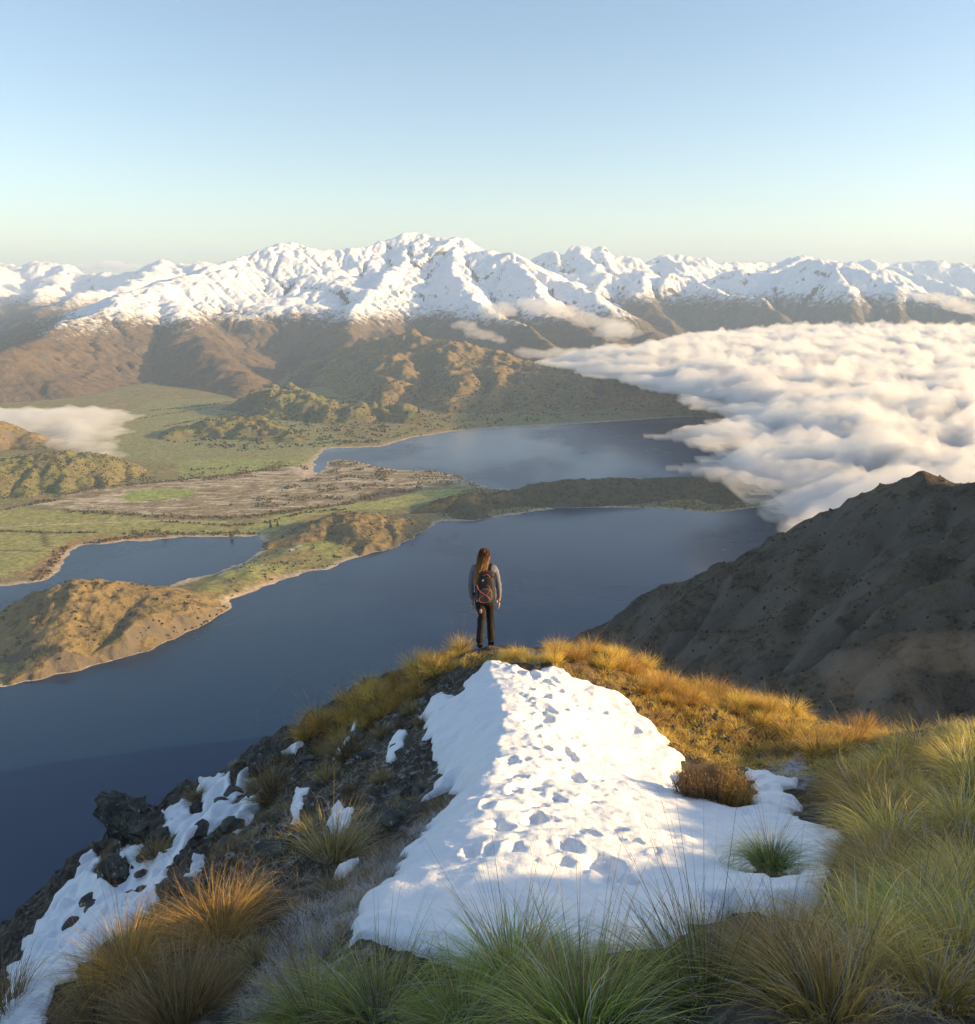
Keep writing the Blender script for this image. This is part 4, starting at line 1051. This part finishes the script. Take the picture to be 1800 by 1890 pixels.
scatter([(430,1440),(560,1385),(700,1320),(850,1240),(855,1290),(780,1330),(800,1420),(760,1500),(640,1590),(560,1640),(430,1640),(400,1590),(480,1500)], 38, ['brown','brown','grey'], (.35,.8),
        'dark brown tussock on the shaded left slope', 'dark tussocks on the shaded left slope', .5)
sky_t = scatter([(40,1800),(120,1660),(220,1540),(330,1480),(450,1412),(470,1425),(340,1500),(230,1560),(150,1660),(60,1790)], 20, ['brown','grey'], (.45,.8),
        'scrubby tuft along the lower left skyline of the ridge', 'tufts along the lower left skyline', .5)
scatter([(120,1840),(260,1740),(340,1650),(440,1600),(520,1660),(500,1760),(440,1850),(300,1870),(150,1890)], 10, ['brown','olive'], (.35,.6),
        'brown tussock near the two glowing golden tussocks', 'brown tussocks around the golden ones', .5)
scatter([(520,1700),(640,1630),(740,1560),(800,1500),(830,1490),(700,1660),(640,1725),(560,1840)], 22, ['grey'], (.5,1.0),
        'small grey frosted tuft left of the main snow', 'grey tufts on the frosted ground', .35)
scatter([(1525,1450),(1580,1410),(1690,1380),(1800,1340),(1800,1480),(1800,1640),(1720,1700),(1660,1730),(1600,1700),(1580,1640),(1600,1560),(1550,1500)], 64, ['tan'], (.5,.95),
        'swept tan green tussock on the shaded right bank', 'swept tussocks on the right bank', .5, 0.0)
scatter([(1340,1890),(1420,1850),(1560,1760),(1700,1790),(1800,1700),(1800,1890),(1560,1900)], 12, ['tan'], (.6,.9),
        'sprawling tan tussock at the bottom right corner', 'sprawling tussocks at bottom right', .45, 0.0)
scatter([(860,1900),(1000,1840),(1200,1830),(1340,1800),(1400,1850),(1300,1900)], 7, ['green','rusty'], (.45,.65),
        'small green tussock in the front row under the snow', 'small tussocks in the front row', .5)

def px_of(o):
    return project(o.location.x, o.location.y, o.location.z)[0]
in_order(crest_t, lambda o: -px_of(o), '%s golden tussock from the hiker going down the sunlit left crest')
in_order(rim_t, lambda o: px_of(o), '%s golden tussock from the hiker along the sunlit right rim')
in_order(sky_t, lambda o: px_of(o), '%s scrubby tuft from the left corner up the lower left skyline')
in_order(feet_t, lambda o: px_of(o), '%s small golden tuft to the right of the hiker boots')

for _i in range(16):                # the bank goes on beyond the right edge of the picture
    tussock(prnd.uniform(4.2, 8.5), prnd.uniform(2.0, 6.5), 'tan', prnd.uniform(.5, .9), 'swept tan tussock further up the right bank', 'tussocks up the right bank', 0.0)

# ================================================================== low grass that nobody could count
def turf(poly_list, n, pal, h, label, name, frostc=None, trans=.3, wid=.004, seed=1, avoid=True):
    rs = np.random.RandomState(seed)
    pts = []
    for poly, share in poly_list:
        w = [hit(a, b) for a, b in poly]
        xs = [p[0] for p in w]; ys = [p[1] for p in w]
        x = rs.uniform(min(xs), max(xs), int(n * share * 3)); y = rs.uniform(min(ys), max(ys), int(n * share * 3))
        k = in_poly(x, y, w) & (fbm(x / .5, y / .5, 3, 5) > -.25)
        pts.append(np.stack([x[k], y[k]], -1)[:int(n * share)])
    xy = np.concatenate(pts)
    if avoid:
        ok = np.ones(len(xy), bool)
        for Xs, Ys, Z, sm in SNOWS:
            i = ((xy[:, 0] - Xs[0, 0]) / (Xs[0, 1] - Xs[0, 0])).astype(int); j = ((xy[:, 1] - Ys[0, 0]) / (Ys[1, 0] - Ys[0, 0])).astype(int)
            g = (i >= 0) & (j >= 0) & (i < Xs.shape[1]) & (j < Xs.shape[0])
            ok[g] &= sm[j[g], i[g]] < 0.0
        xy = xy[ok]
    m = len(xy)
    base = np.stack([xy[:, 0], xy[:, 1], gh(xy[:, 0], xy[:, 1]) - .01], -1)
    P0, P1 = PAL[pal]
    c0 = np.array([P0[i] for i in rs.randint(0, len(P0), m)]); c1 = np.array([P1[i] for i in rs.randint(0, len(P1), m)]) * (0.7 + .6 * rs.rand(m))[:, None]
    if frostc is not None:
        f = (rs.rand(m) < frostc)[:, None]
        c0 = np.where(f, (.30, .30, .32), c0); c1 = np.where(f, (.66, .68, .74), c1)
    V, F, C = blades(base, rs.rand(m) * 6.283, .3 + 1.0 * rs.rand(m), h * (.5 + rs.rand(m)), .9 * rs.rand(m), wid * (.7 + .6 * rs.rand(m)), c0, c1, 2, None, rs)
    return put(name, raw_mesh(name, V, F, C), grass_mat(name, trans, var=0.0), label, 'grass', 'stuff')
turf([([(430,1890),(520,1720),(640,1630),(740,1560),(840,1480),(700,1690),(640,1740),(760,1890)], .55), ([(1540,1900),(1600,1760),(1690,1600),(1800,1500),(1800,1890)], .45)],
     30000, 'brown', .085, 'short frosted grass lying white beside the snow', 'frosted_grass', .62, wid=.0032, seed=3)
turf([([(1010,1235),(1120,1190),(1240,1245),(1420,1292),(1640,1345),(1560,1420),(1440,1440),(1300,1410),(1220,1370),(1120,1280)], .8), ([(800,1250),(900,1205),(1020,1200),(1030,1235),(900,1232)], .2)],
     22000, 'gold', .08, 'short dry golden grass over the sunlit slope', 'golden_grass', None, wid=.006, seed=5)
turf([([(20,1860),(120,1660),(330,1480),(560,1360),(800,1230),(860,1240),(790,1330),(800,1430),(640,1600),(450,1700),(300,1860)], 1.0)],
     15000, 'brown', .08, 'thin brown and frosted grass on the shaded left slope', 'slope_grass', .22, wid=.006, seed=7)

# ================================================================== rocks
def rock_mat():
    t = NT('schist_rock'); tc = t.n('TexCoord'); p = tc.outputs['Object']
    n1 = t.noise(p, 3.0, 6, 0.65); n2 = t.noise(p, 14.0, 4, 0.6); n3 = t.noise(p, 6.0, 3, 0.5)
    c = t.mix(t.mapr(n1, 0.35, 0.7), (0.05, 0.05, 0.045), (0.17, 0.16, 0.14))
    c = t.mix(t.math('MULTIPLY', t.mapr(n3, 0.55, 0.62), 0.8), c, (0.09, 0.12, 0.075))
    c = t.mix(t.math('MULTIPLY', t.mapr(n2, 0.62, 0.68), 0.8), c, (0.50, 0.50, 0.50))
    return t.done(t.bsdf(c, 0.9, t.bump(t.math('ADD', n1, t.math('MULTIPLY', n2, 0.4)), 0.10, 1.0), 0.2))
ROCK = rock_mat()
import bmesh
def rock_mesh(name, seed, size, sub=4, rough=0.35):
    bm = bmesh.new(); bmesh.ops.create_icosphere(bm, subdivisions=sub, radius=1.0)
    rs = np.random.RandomState(seed)
    V = np.array([v.co for v in bm.verts])
    # cut by random planes for broken facets
    for _ in range(16):
        d = rs.randn(3); d /= np.linalg.norm(d); k = rs.uniform(.55, .85)
        s = V @ d; V = V - np.outer(np.maximum(s - k, 0) * .96, d)
    r = 1 + rough * .35 * (ridged(V[:, 0] * 1.7 + V[:, 2], V[:, 1] * 1.7 - V[:, 2] * .7, 4, seed) - .5)
    V = V * r[:, None] * np.array(size)
    for v, c in zip(bm.verts, V): v.co = c
    me = bpy.data.meshes.new(name); bm.to_mesh(me); bm.free()
    me.materials.append(ROCK)
    return me
def rock(px, py, seed, size, label, rot=(0, 0, 0), up=0.0, group=None, sub=4):
    x, y = hit(px, py)
    o = put('rock', rock_mesh('rock', seed, size, sub), None, label, 'rock', None, group)
    o.location = (x, y, surf(x, y) + up); o.rotation_euler = rot
    return o
def outcrop():
    # a beaked schist outcrop on the left skyline, lofted from its outline with real thickness
    prof = [(-.42,.60),(-.46,.50),(-.30,.40),(-.16,.26),(-.10,.08),(-.16,-.05),(-.02,-.30),(.2,-.5),(.6,-.5),(1.0,-.3),(.95,-.05),(.66,.12),(.42,.27),(.15,.44),(-.12,.50)]
    prof = np.array(prof)
    K = 9; dep = np.linspace(-.42, .42, K); V = []
    n = len(prof); rs = np.random.RandomState(3)
    fine = []
    for i in range(n):
        a, b = prof[i], prof[(i + 1) % n]
        for s in (0, .25, .5, .75): fine.append(a + (b - a) * s)
    fine = np.array(fine); m = len(fine)
    for k in range(K):
        sc = (1 - .45 * abs(dep[k] / .42) ** 2.2)
        q = fine * sc + np.array([.05 * rs.randn(), .03 * rs.randn()]) + .035 * rs.randn(m, 2)
        V += [(a, dep[k] + .04 * rs.randn(), b) for a, b in q]
    F = []
    for k in range(K - 1):
        for i in range(m):
            j = (i + 1) % m
            F.append((k * m + i, k * m + j, (k + 1) * m + j, (k + 1) * m + i))
    V += [tuple(np.mean(V[:m], 0)), tuple(np.mean(V[(K - 1) * m:K * m], 0))]
    c0, c1 = len(V) - 2, len(V) - 1
    tri = []
    for i in range(m):
        j = (i + 1) % m
        tri += [(c0, j, i), (c1, (K - 1) * m + i, (K - 1) * m + j)]
    me = bpy.data.meshes.new('rock_outcrop'); me.from_pydata([tuple(map(float, v)) for v in V], [], F + tri); me.update()
    me.materials.append(ROCK)
    return me
x, y = hit(240, 1545)
oc = put('rock_outcrop', outcrop(), None, 'beak shaped rock outcrop jutting from the left skyline', 'rock', None, None, None, (x - .05, y - .1, surf(x, y) + .36))
oc.scale = (.72, .8, .72)
rock(490,1412,4,(.34,.30,.30),'lichen covered boulder on the left skyline', (0, .3, .4), .12)
rock(212,1612,7,(.26,.24,.2),'dark rock melted out of the snow tongue', (.2, .1, 1.0), .02)
rock(325,1660,9,(.2,.18,.18),'dark rock just behind the glowing golden tussock', (.1, .3, 2.0), .02)
rock(300,1545,12,(.16,.15,.14),'small dark rock in the upper notch of the snow tongue', (.4, .1, 0.5), .0)
rock(365,1495,14,(.14,.14,.13),'small rock between two lobes of the snow tongue', (.4, .6, 2.5), .0)
rock(1500,1522,16,(.26,.2,.10),'flat blue grey rock at the right snow edge', (.1, .1, .3), -.02)
rr = random.Random(21)
small = [rock_mesh('small_rock', 50 + i, (.08, .07, .05), 2) for i in range(5)]
def stones(poly, n, smin, smax, label, group):
    w = [hit(a, b) for a, b in poly]
    xs = [p[0] for p in w]; ys = [p[1] for p in w]; made = 0
    while made < n:
        x = rr.uniform(min(xs), max(xs)); y = rr.uniform(min(ys), max(ys))
        if not in_poly(np.array([x]), np.array([y]), w)[0]: continue
        o = put('stone', rr.choice(small), None, label, 'stone', None, group)
        s = rr.uniform(smin, smax); o.scale = (s, s * rr.uniform(.7, 1.2), s * rr.uniform(.6, 1))
        o.location = (x, y, surf(x, y) + .01); o.rotation_euler = (rr.uniform(-.4, .4), rr.uniform(-.4, .4), rr.uniform(0, 6.28)); made += 1
stones([(1060,1255),(1240,1290),(1400,1330),(1420,1400),(1280,1395),(1200,1340)], 70, .4, 1.0, 'broken stone on the sunlit golden slope', 'stones on the sunlit slope')
stones([(60,1790),(200,1570),(330,1500),(560,1380),(820,1260),(800,1420),(640,1600),(480,1640),(300,1690)], 90, .6, 2.6, 'grey stone half buried in the shaded left slope', 'stones on the left slope')
# --- low twiggy shrub standing in the snow edge
def shrub_mesh():
    rs = np.random.RandomState(77); n = 900
    x = rs.uniform(-.38, .38, n); yv = rs.uniform(-.2, .2, n)
    k = (x / .4) ** 2 + (yv / .22) ** 2 < 1; x = x[k]; yv = yv[k]; n = len(x)
    top = .36 * np.sqrt(np.clip(1 - (x / .42) ** 2, .1, 1))
    c = np.where((x > .05)[:, None], (.50, .32, .09), (.30, .20, .10)) * (.6 + .6 * rs.rand(n))[:, None]
    V, F, C = blades(np.stack([x, yv, -.03 + 0 * x], -1), np.arctan2(yv, x), .1 + .5 * np.abs(x) * 2 * rs.rand(n), top * (.7 + .5 * rs.rand(n)), .5 * rs.rand(n),
                     np.full(n, .007), c * .35, c, 4, None, rs)
    # leaves along the twigs
    pts = V.reshape(n, 5, 2, 3).mean(2); lv = []
    b = pts[:, 1:].reshape(-1, 3); b = np.repeat(b, 2, 0) + .012 * rs.randn(len(b) * 2, 3); m = len(b)
    V2, F2, C2 = blades(b, rs.rand(m) * 6.283, .6 + .6 * rs.rand(m), np.full(m, .022), .3 * rs.rand(m), np.full(m, .009), np.repeat(np.repeat(c, 4, 0), 2, 0) * .8, np.repeat(np.repeat(c, 4, 0), 2, 0), 1, None, rs)
    return raw_mesh('twiggy_shrub', np.concatenate([V, V2]), np.concatenate([F, F2 + len(V)]), np.concatenate([C, C2]))
sh = put('twiggy_shrub', shrub_mesh(), GM, 'low brown and golden shrub ringed by the snow edge', 'shrub')
x, y = hit(1318, 1482); sh.location = (x, y + .05, surf(x, y) + .02); sh.rotation_euler = (0, 0, -.15)
# ================================================================== the hiker
def plain_mat2(name, color, rough=0.8, noise_amt=0.25, scale=40.0, bump=0.004):
    t = NT(name); tc = t.n('TexCoord'); p = tc.outputs['Object']
    n = t.noise(p, scale, 4, 0.6)
    c = t.mix(t.mapr(n, 0.3, 0.7), tuple(v * (1 - noise_amt) for v in color), tuple(min(1, v * (1 + noise_amt)) for v in color))
    return t.done(t.bsdf(c, rough, t.bump(n, bump, 0.8), 0.25))
SKIN = plain_mat2('skin', (0.55, 0.33, 0.24), 0.55, 0.06)
JACKET = plain_mat2('pale_grey_fleece', (0.17, 0.185, 0.23), 0.9, 0.22, 90)
PANTS = plain_mat2('black_trousers', (0.022, 0.021, 0.022), 0.8, 0.3, 25)
BOOT = plain_mat2('dark_boots', (0.02, 0.018, 0.016), 0.7)
PACKM = plain_mat2('dark_pack_fabric', (0.035, 0.032, 0.032), 0.75, 0.35, 30)
PACK2 = plain_mat2('grey_pack_panel', (0.09, 0.085, 0.075), 0.75, 0.3, 30)
REDC = plain_mat2('red_cord', (0.45, 0.09, 0.07), 0.7, 0.15)
METAL = plain_mat2('pale_buckle', (0.6, 0.6, 0.58), 0.4, 0.1)
def skin_object(name, verts, edges, radii, root, mat, parent, sub=2):
    me = bpy.data.meshes.new(name); me.from_pydata(verts, edges, []); me.update()
    me.materials.append(mat)
    o = put(name, me, None, parent=parent)
    md = o.modifiers.new('Skin', 'SKIN'); md.use_smooth_shade = True
    for i, r in enumerate(radii):
        sv = me.skin_vertices[0].data[i]
        sv.radius = r if isinstance(r, tuple) else (r, r)
        sv.use_root = (i == root)
    sb = o.modifiers.new('Sub', 'SUBSURF'); sb.levels = sub; sb.render_levels = sub
    return o
hx, hy = hit(886, 1199)
hz = surf(hx, hy)
rfx, rfy = .185, .27
rz_ = surf(hx + rfx, hy + rfy) - hz
person = put('person', None, None, 'hiker with long hair, pale jacket and black trousers seen from behind', 'person')
person.location = (hx, hy, hz); person.rotation_euler = (0, 0, 0)
LF, RF = (0, 0, .0), (rfx, rfy, rz_)
cxp = .075
def limb(*a): return list(a)
# body: one continuous surface, pelvis at vertex 0
B = [(cxp,.10,.90),(cxp,.10,1.05),(cxp-.003,.09,1.20),(cxp-.006,.09,1.34),(cxp-.008,.10,1.44),(cxp-.005,.11,1.50),(cxp+.0,.125,1.60),   # 0-6 torso, neck, head
     (cxp-.17,.09,1.385),(cxp-.215,.10,1.10),(cxp-.20,.13,.84),(cxp-.19,.15,.76),                                                        # 7-10 left arm
     (cxp+.165,.09,1.375),(cxp+.225,.10,1.10),(cxp+.245,.13,.87),(cxp+.235,.15,.79),                                                     # 11-14 right arm
     (cxp-.085,.09,.83),(.02,.05,.46),(LF[0],LF[1],.10),(LF[0]-.01,LF[1]+.14,.05),                                                         # 15-18 left leg
     (cxp+.085,.11,.83),(.165,.21,.46+rz_*.5),(RF[0],RF[1],rz_+.10),(RF[0]+.02,RF[1]+.14,rz_+.05)]                                        # 19-22 right leg
E = [(0,1),(1,2),(2,3),(3,4),(4,5),(5,6),(3,7),(7,8),(8,9),(9,10),(3,11),(11,12),(12,13),(13,14),(0,15),(15,16),(16,17),(17,18),(0,19),(19,20),(20,21),(21,22)]
R = [(.14,.10),(.115,.085),(.13,.09),(.15,.09),(.05,.05),(.052,.055),(.08,.095),(.055,.055),(.043,.043),(.03,.03),(.03,.022),(.055,.055),(.043,.043),(.03,.03),(.03,.022),
     (.085,.085),(.055,.055),(.04,.04),(.035,.03),(.085,.085),(.055,.055),(.04,.04),(.035,.03)]
skin_object('body', B, E, R, 0, SKIN, person)
# face: nose, eyes, mouth and ears on the far side of the head
def blob(name, c, s, mat, parent, seg=16):
    bm = bmesh.new(); bmesh.ops.create_uvsphere(bm, u_segments=seg, v_segments=seg // 2 + 2, radius=1)
    for v in bm.verts: v.co = Vector((v.co.x * s[0] + c[0], v.co.y * s[1] + c[1], v.co.z * s[2] + c[2]))
    for f in bm.faces: f.smooth = True
    me = bpy.data.meshes.new(name); bm.to_mesh(me); bm.free(); me.materials.append(mat)
    return put(name, me, None, parent=parent)
blob('head', (cxp, .125, 1.595), (.078, .098, .112), SKIN, person, 24)
blob('nose', (cxp, .225, 1.58), (.014, .02, .022), SKIN, person)
for s in (-1, 1):
    blob('eye', (cxp + s * .032, .207, 1.602), (.014, .012, .011), METAL, person)
    blob('ear', (cxp + s * .079, .125, 1.585), (.010, .02, .03), SKIN, person)
blob('mouth', (cxp, .214, 1.535), (.024, .008, .008), REDC, person)
# hands with five fingers
def hand(w, s):
    V = [w, (w[0] + s * .004, w[1] + .012, w[2] - .055)]; Ed = [(0, 1)]; Rr = [(.022, .027), (.018, .036)]
    for i, (oy, L) in enumerate(((-.028, .062), (-.010, .074), (.010, .070), (.027, .055))):
        b = len(V)
        V += [(w[0] + s * .006, w[1] + .012 + oy, w[2] - .085), (w[0] - s * .004, w[1] + .016 + oy, w[2] - .085 - L * .5), (w[0] - s * .022, w[1] + .018 + oy, w[2] - .085 - L * .85)]
        Ed += [(1, b), (b, b + 1), (b + 1, b + 2)]; Rr += [.0095, .0085, .007]
    b = len(V)
    V += [(w[0] - s * .012, w[1] + .045, w[2] - .045), (w[0] - s * .022, w[1] + .052, w[2] - .085)]
    Ed += [(0, b), (b, b + 1)]; Rr += [.0105, .008]
    skin_object('hand', V, Ed, Rr, 0, SKIN, person, 1)
hand(B[10], -1); hand(B[14], 1)
# jacket
JV = [(cxp,.10,.93),(cxp,.10,1.05),(cxp-.003,.09,1.20),(cxp-.006,.09,1.34),(cxp-.008,.10,1.43),(cxp-.008,.105,1.475),
      (cxp-.172,.09,1.385),(cxp-.205,.095,1.25),(cxp-.22,.10,1.10),(cxp-.217,.115,.97),(cxp-.203,.13,.82),
      (cxp+.167,.09,1.375),(cxp+.205,.095,1.25),(cxp+.23,.10,1.10),(cxp+.243,.115,.98),(cxp+.247,.13,.85)]
JE = [(0,1),(1,2),(2,3),(3,4),(4,5),(3,6),(6,7),(7,8),(8,9),(9,10),(3,11),(11,12),(12,13),(13,14),(14,15)]
JR = [(.165,.125),(.145,.11),(.152,.112),(.165,.108),(.082,.078),(.068,.066),(.068,.068),(.056,.056),(.051,.051),(.046,.046),(.038,.038),(.068,.068),(.056,.056),(.051,.051),(.046,.046),(.038,.038)]
jk = skin_object('jacket', JV, JE, JR, 1, JACKET, person)
tx = bpy.data.textures.new('cloth_folds', 'CLOUDS'); tx.noise_scale = .09
dm = jk.modifiers.new('Folds', 'DISPLACE'); dm.texture = tx; dm.strength = .022; dm.texture_coords = 'LOCAL'
# trousers
TV = [(cxp,.10,.93),(cxp,.10,.86),(cxp-.082,.09,.80),(.035,.065,.62),(.02,.045,.46),(.008,.02,.28),(LF[0],LF[1],.09),
      (cxp+.085,.11,.80),(.165,.165,.62+rz_*.3),(.172,.21,.46+rz_*.5),(.18,.24,.28+rz_*.8),(RF[0],RF[1],rz_+.09)]
TE = [(0,1),(1,2),(2,3),(3,4),(4,5),(5,6),(1,7),(7,8),(8,9),(9,10),(10,11)]
TR = [(.145,.115),(.158,.125),(.098,.105),(.078,.082),(.066,.068),(.064,.066),(.072,.078),(.098,.105),(.078,.082),(.066,.068),(.064,.066),(.072,.078)]
tr = skin_object('trousers', TV, TE, TR, 1, PANTS, person)
dm = tr.modifiers.new('Folds', 'DISPLACE'); dm.texture = tx; dm.strength = .018; dm.texture_coords = 'LOCAL'
for f in (LF, RF):
    skin_object('boot', [(f[0], f[1] - .035, f[2] + .05), (f[0], f[1] + .05, f[2] + .045), (f[0] + .01, f[1] + .17, f[2] + .035), (f[0], f[1] - .02, f[2] + .14)], [(0, 1), (1, 2), (0, 3)],
                [(.048, .05), (.047, .045), (.040, .034), (.048, .05)], 0, BOOT, person)
# hair: long strands from the crown sweeping down over the left shoulder
def hair_mesh():
    rs = np.random.RandomState(9); V = []; F = []; C = []
    cc = np.array((cxp - .002, .115, 1.605)); rad = np.array((.092, .112, .122))
    n = 800; K = 12
    for i in range(n):
        th = rs.uniform(0, 1.5); ph = rs.uniform(math.radians(150), math.radians(395))     # back and sides of the head
        d = np.array((math.sin(th) * math.cos(ph), math.sin(th) * math.sin(ph), math.cos(th)))
        p0 = cc + d * rad
        low = .98 + .30 * rs.rand() ** 1.3
        u = rs.randn() * .5
        end = np.array((cxp - .10 + .065 * u + (d[0] * .03), -.03 - .09 * rs.rand(), 1.13 + .20 * rs.rand() ** 1.4 + .10 * max(0, u)))
        # along the skull, then falling
        side = np.array((d[0] * .125 + cxp - .03, min(d[1], -.2) * .16 + .07, 1.45)) 
        for k in range(1): pass
        t = np.linspace(0, 1, K)[:, None]
        m1 = cc + np.array((d[0], d[1], .15)) / max(np.linalg.norm((d[0], d[1], .15)), .3) * rad * 1.02
        pts = ((1 - t) ** 3) * p0 + 3 * ((1 - t) ** 2) * t * m1 + 3 * (1 - t) * t * t * side + t ** 3 * end
        pts += (.010 * np.sin(t * (5 + 4 * rs.rand()) + rs.rand() * 6.28)) * rs.randn(1, 3) * t
        w = .0075 * (1 - .75 * t ** 2); a = rs.rand() * 3.14
        sv = np.array((math.cos(a), math.sin(a), 0))
        b = len(V)
        for k in range(K): V += [tuple(pts[k] - sv * w[k]), tuple(pts[k] + sv * w[k])]
        for k in range(K - 1): F.append((b + 2 * k, b + 2 * k + 1, b + 2 * k + 3, b + 2 * k + 2))
        c0 = np.array((.14, .07, .025)) * (.6 + .8 * rs.rand()); c1 = np.array((.62, .38, .13)) * (.6 + .7 * rs.rand())
        for k in range(K): C += [c0 + (c1 - c0) * k / K] * 2
    return raw_mesh('hair', V, F, np.array(C))
put('hair', hair_mesh(), grass_mat('hair_strands', .25, var=0.0), parent=person)
def hair_cap():
    bm = bmesh.new(); bmesh.ops.create_uvsphere(bm, u_segments=28, v_segments=18, radius=1)
    for v in list(bm.verts):
        if v.co.y > .45 and v.co.z < .35: bm.verts.remove(v)
    for v in bm.verts:
        q = 1 + .03 * math.sin(v.co.x * 30 + v.co.z * 5)
        v.co = Vector((v.co.x * .086 * q + cxp, v.co.y * .106 * q + .117, v.co.z * .118 + 1.603))
    for f in bm.faces: f.smooth = True
    me = bpy.data.meshes.new('scalp_hair'); bm.to_mesh(me); bm.free()
    me.materials.append(plain_mat2('scalp_hair', (.10, .055, .022), .6, .4, 60))
    return me
put('scalp_hair', hair_cap(), None, parent=person)

# ------------------------------------------------------------------ backpack, worn by the hiker
pack = put('backpack', None, None, 'small dark backpack with red elastic cord on the hiker back', 'backpack')
pack.location = (hx, hy, hz)
def puff(name, c, s, mat, parent, p=3.2, sag=0.0, seg=28):
    bm = bmesh.new(); bmesh.ops.create_uvsphere(bm, u_segments=seg, v_segments=seg // 2, radius=1)
    for v in bm.verts:
        q = (abs(v.co.x) ** p + abs(v.co.y) ** p + abs(v.co.z) ** p) ** (-1 / p)
        e = v.co * q
        k = 1 + .04 * math.sin(e.z * 9 + e.x * 4) + sag * e.z
        v.co = Vector((e.x * s[0] * k + c[0], e.y * s[1] * k + c[1], e.z * s[2] + c[2]))
    for f in bm.faces: f.smooth = True
    me = bpy.data.meshes.new(name); bm.to_mesh(me); bm.free(); me.materials.append(mat)
    return put(name, me, None, parent=parent)
pcx, pcy = cxp + .025, -.105
puff('main_compartment', (pcx, pcy, 1.10), (.138, .088, .25), PACKM, pack, 3.4, -.05)
puff('top_lid', (pcx + .02, pcy + .01, 1.345), (.115, .075, .055), PACKM, pack)
fp = puff('front_pocket', (pcx, pcy - .085, 1.02), (.105, .030, .13), PACK2, pack)
puff('side_pocket', (pcx + .135, pcy + .01, 1.02), (.028, .05, .11), PACK2, pack); puff('side_pocket', (pcx - .135, pcy + .01, 1.02), (.028, .05, .11), PACK2, pack)
def cord(name, pts, r, mat, parent, closed=False):
    cu = bpy.data.curves.new(name, 'CURVE'); cu.dimensions = '3D'; cu.bevel_depth = r; cu.bevel_resolution = 2
    sp = cu.splines.new('NURBS'); sp.points.add(len(pts) - 1)
    for q, c in zip(sp.points, pts): q.co = (*c, 1)
    sp.use_endpoint_u = True; sp.order_u = 3; sp.use_cyclic_u = closed
    cu.materials.append(mat)
    tmp = bpy.data.objects.new(name, cu); COL.objects.link(tmp)
    me = bpy.data.meshes.new_from_object(tmp.evaluated_get(bpy.context.evaluated_depsgraph_get()))
    bpy.data.objects.remove(tmp); me.name = name
    if not me.materials: me.materials.append(mat)
    return put(name, me, None, parent=parent)
yb = pcy - .118
def zz(cr, py): return (cr - 440) / 1000.0, (1830 - py) / 1000.0 * .985 + .03
for path in ([(395,640),(420,730),(520,790),(600,860),(590,920),(520,940),(440,925),(425,860),(480,820),(560,790),(600,720),(605,660),(560,640)],
             [(500,480),(540,455),(590,470),(610,520),(560,510)]):
    pts = []
    for a, b in path:
        u, v = zz(a, b); pts.append((u, yb - .002 if v < 1.19 else yb + .02, v))
    cord('elastic_cord', pts, .0065, REDC, pack)
for s in (-1, 1):
    cord('shoulder_strap', [(pcx + s * .07, pcy + .07, 1.32), (cxp + s * .11, .02, 1.455), (cxp + s * .12, .12, 1.465), (cxp + s * .12, .205, 1.38), (cxp + s * .13, .20, 1.2), (cxp + s * .15, .08, 1.0), (pcx + s * .12, pcy + .06, .93)], .018, PACKM, pack)
    cord('hip_belt', [(pcx + s * .11, pcy + .06, .93), (cxp + s * .175, .04, .93), (cxp + s * .17, .14, .935), (cxp + s * .06, .225, .935), (cxp, .23, .935)], .02, PACKM, pack)
    puff('side_buckle', (pcx + s * .16, pcy + .03, .98), (.014, .012, .02), REDC, pack, 3, 0, 12)
puff('logo_patch', zz(492, 565)[:1] + (pcy - .085,) + zz(492, 565)[1:], (.009, .006, .016), METAL, pack, 3, 0, 12)
cord('haul_loop', [(pcx - .02, pcy + .04, 1.39), (pcx, pcy + .05, 1.43), (pcx + .03, pcy + .04, 1.39)], .007, REDC, pack)
puff('hanging_tag', (zz(458, 1020)[0], yb + .06, .74), (.02, .008, .038), plain_mat2('pink_tag', (.62, .30, .26), .7, .1), pack, 4, 0, 12)
cord('tag_cord', [(zz(458, 980)[0], yb + .05, .89), (zz(458, 1000)[0], yb + .06, .80), (zz(458, 1010)[0], yb + .06, .75)], .004, PACKM, pack)
cord('loose_strap', [(pcx + .13, pcy + .06, .92), (.205, .02, .80), (.215, .06, .62), (.235, .12, .42), (.25, .16, .28)], .007, PACKM, pack)
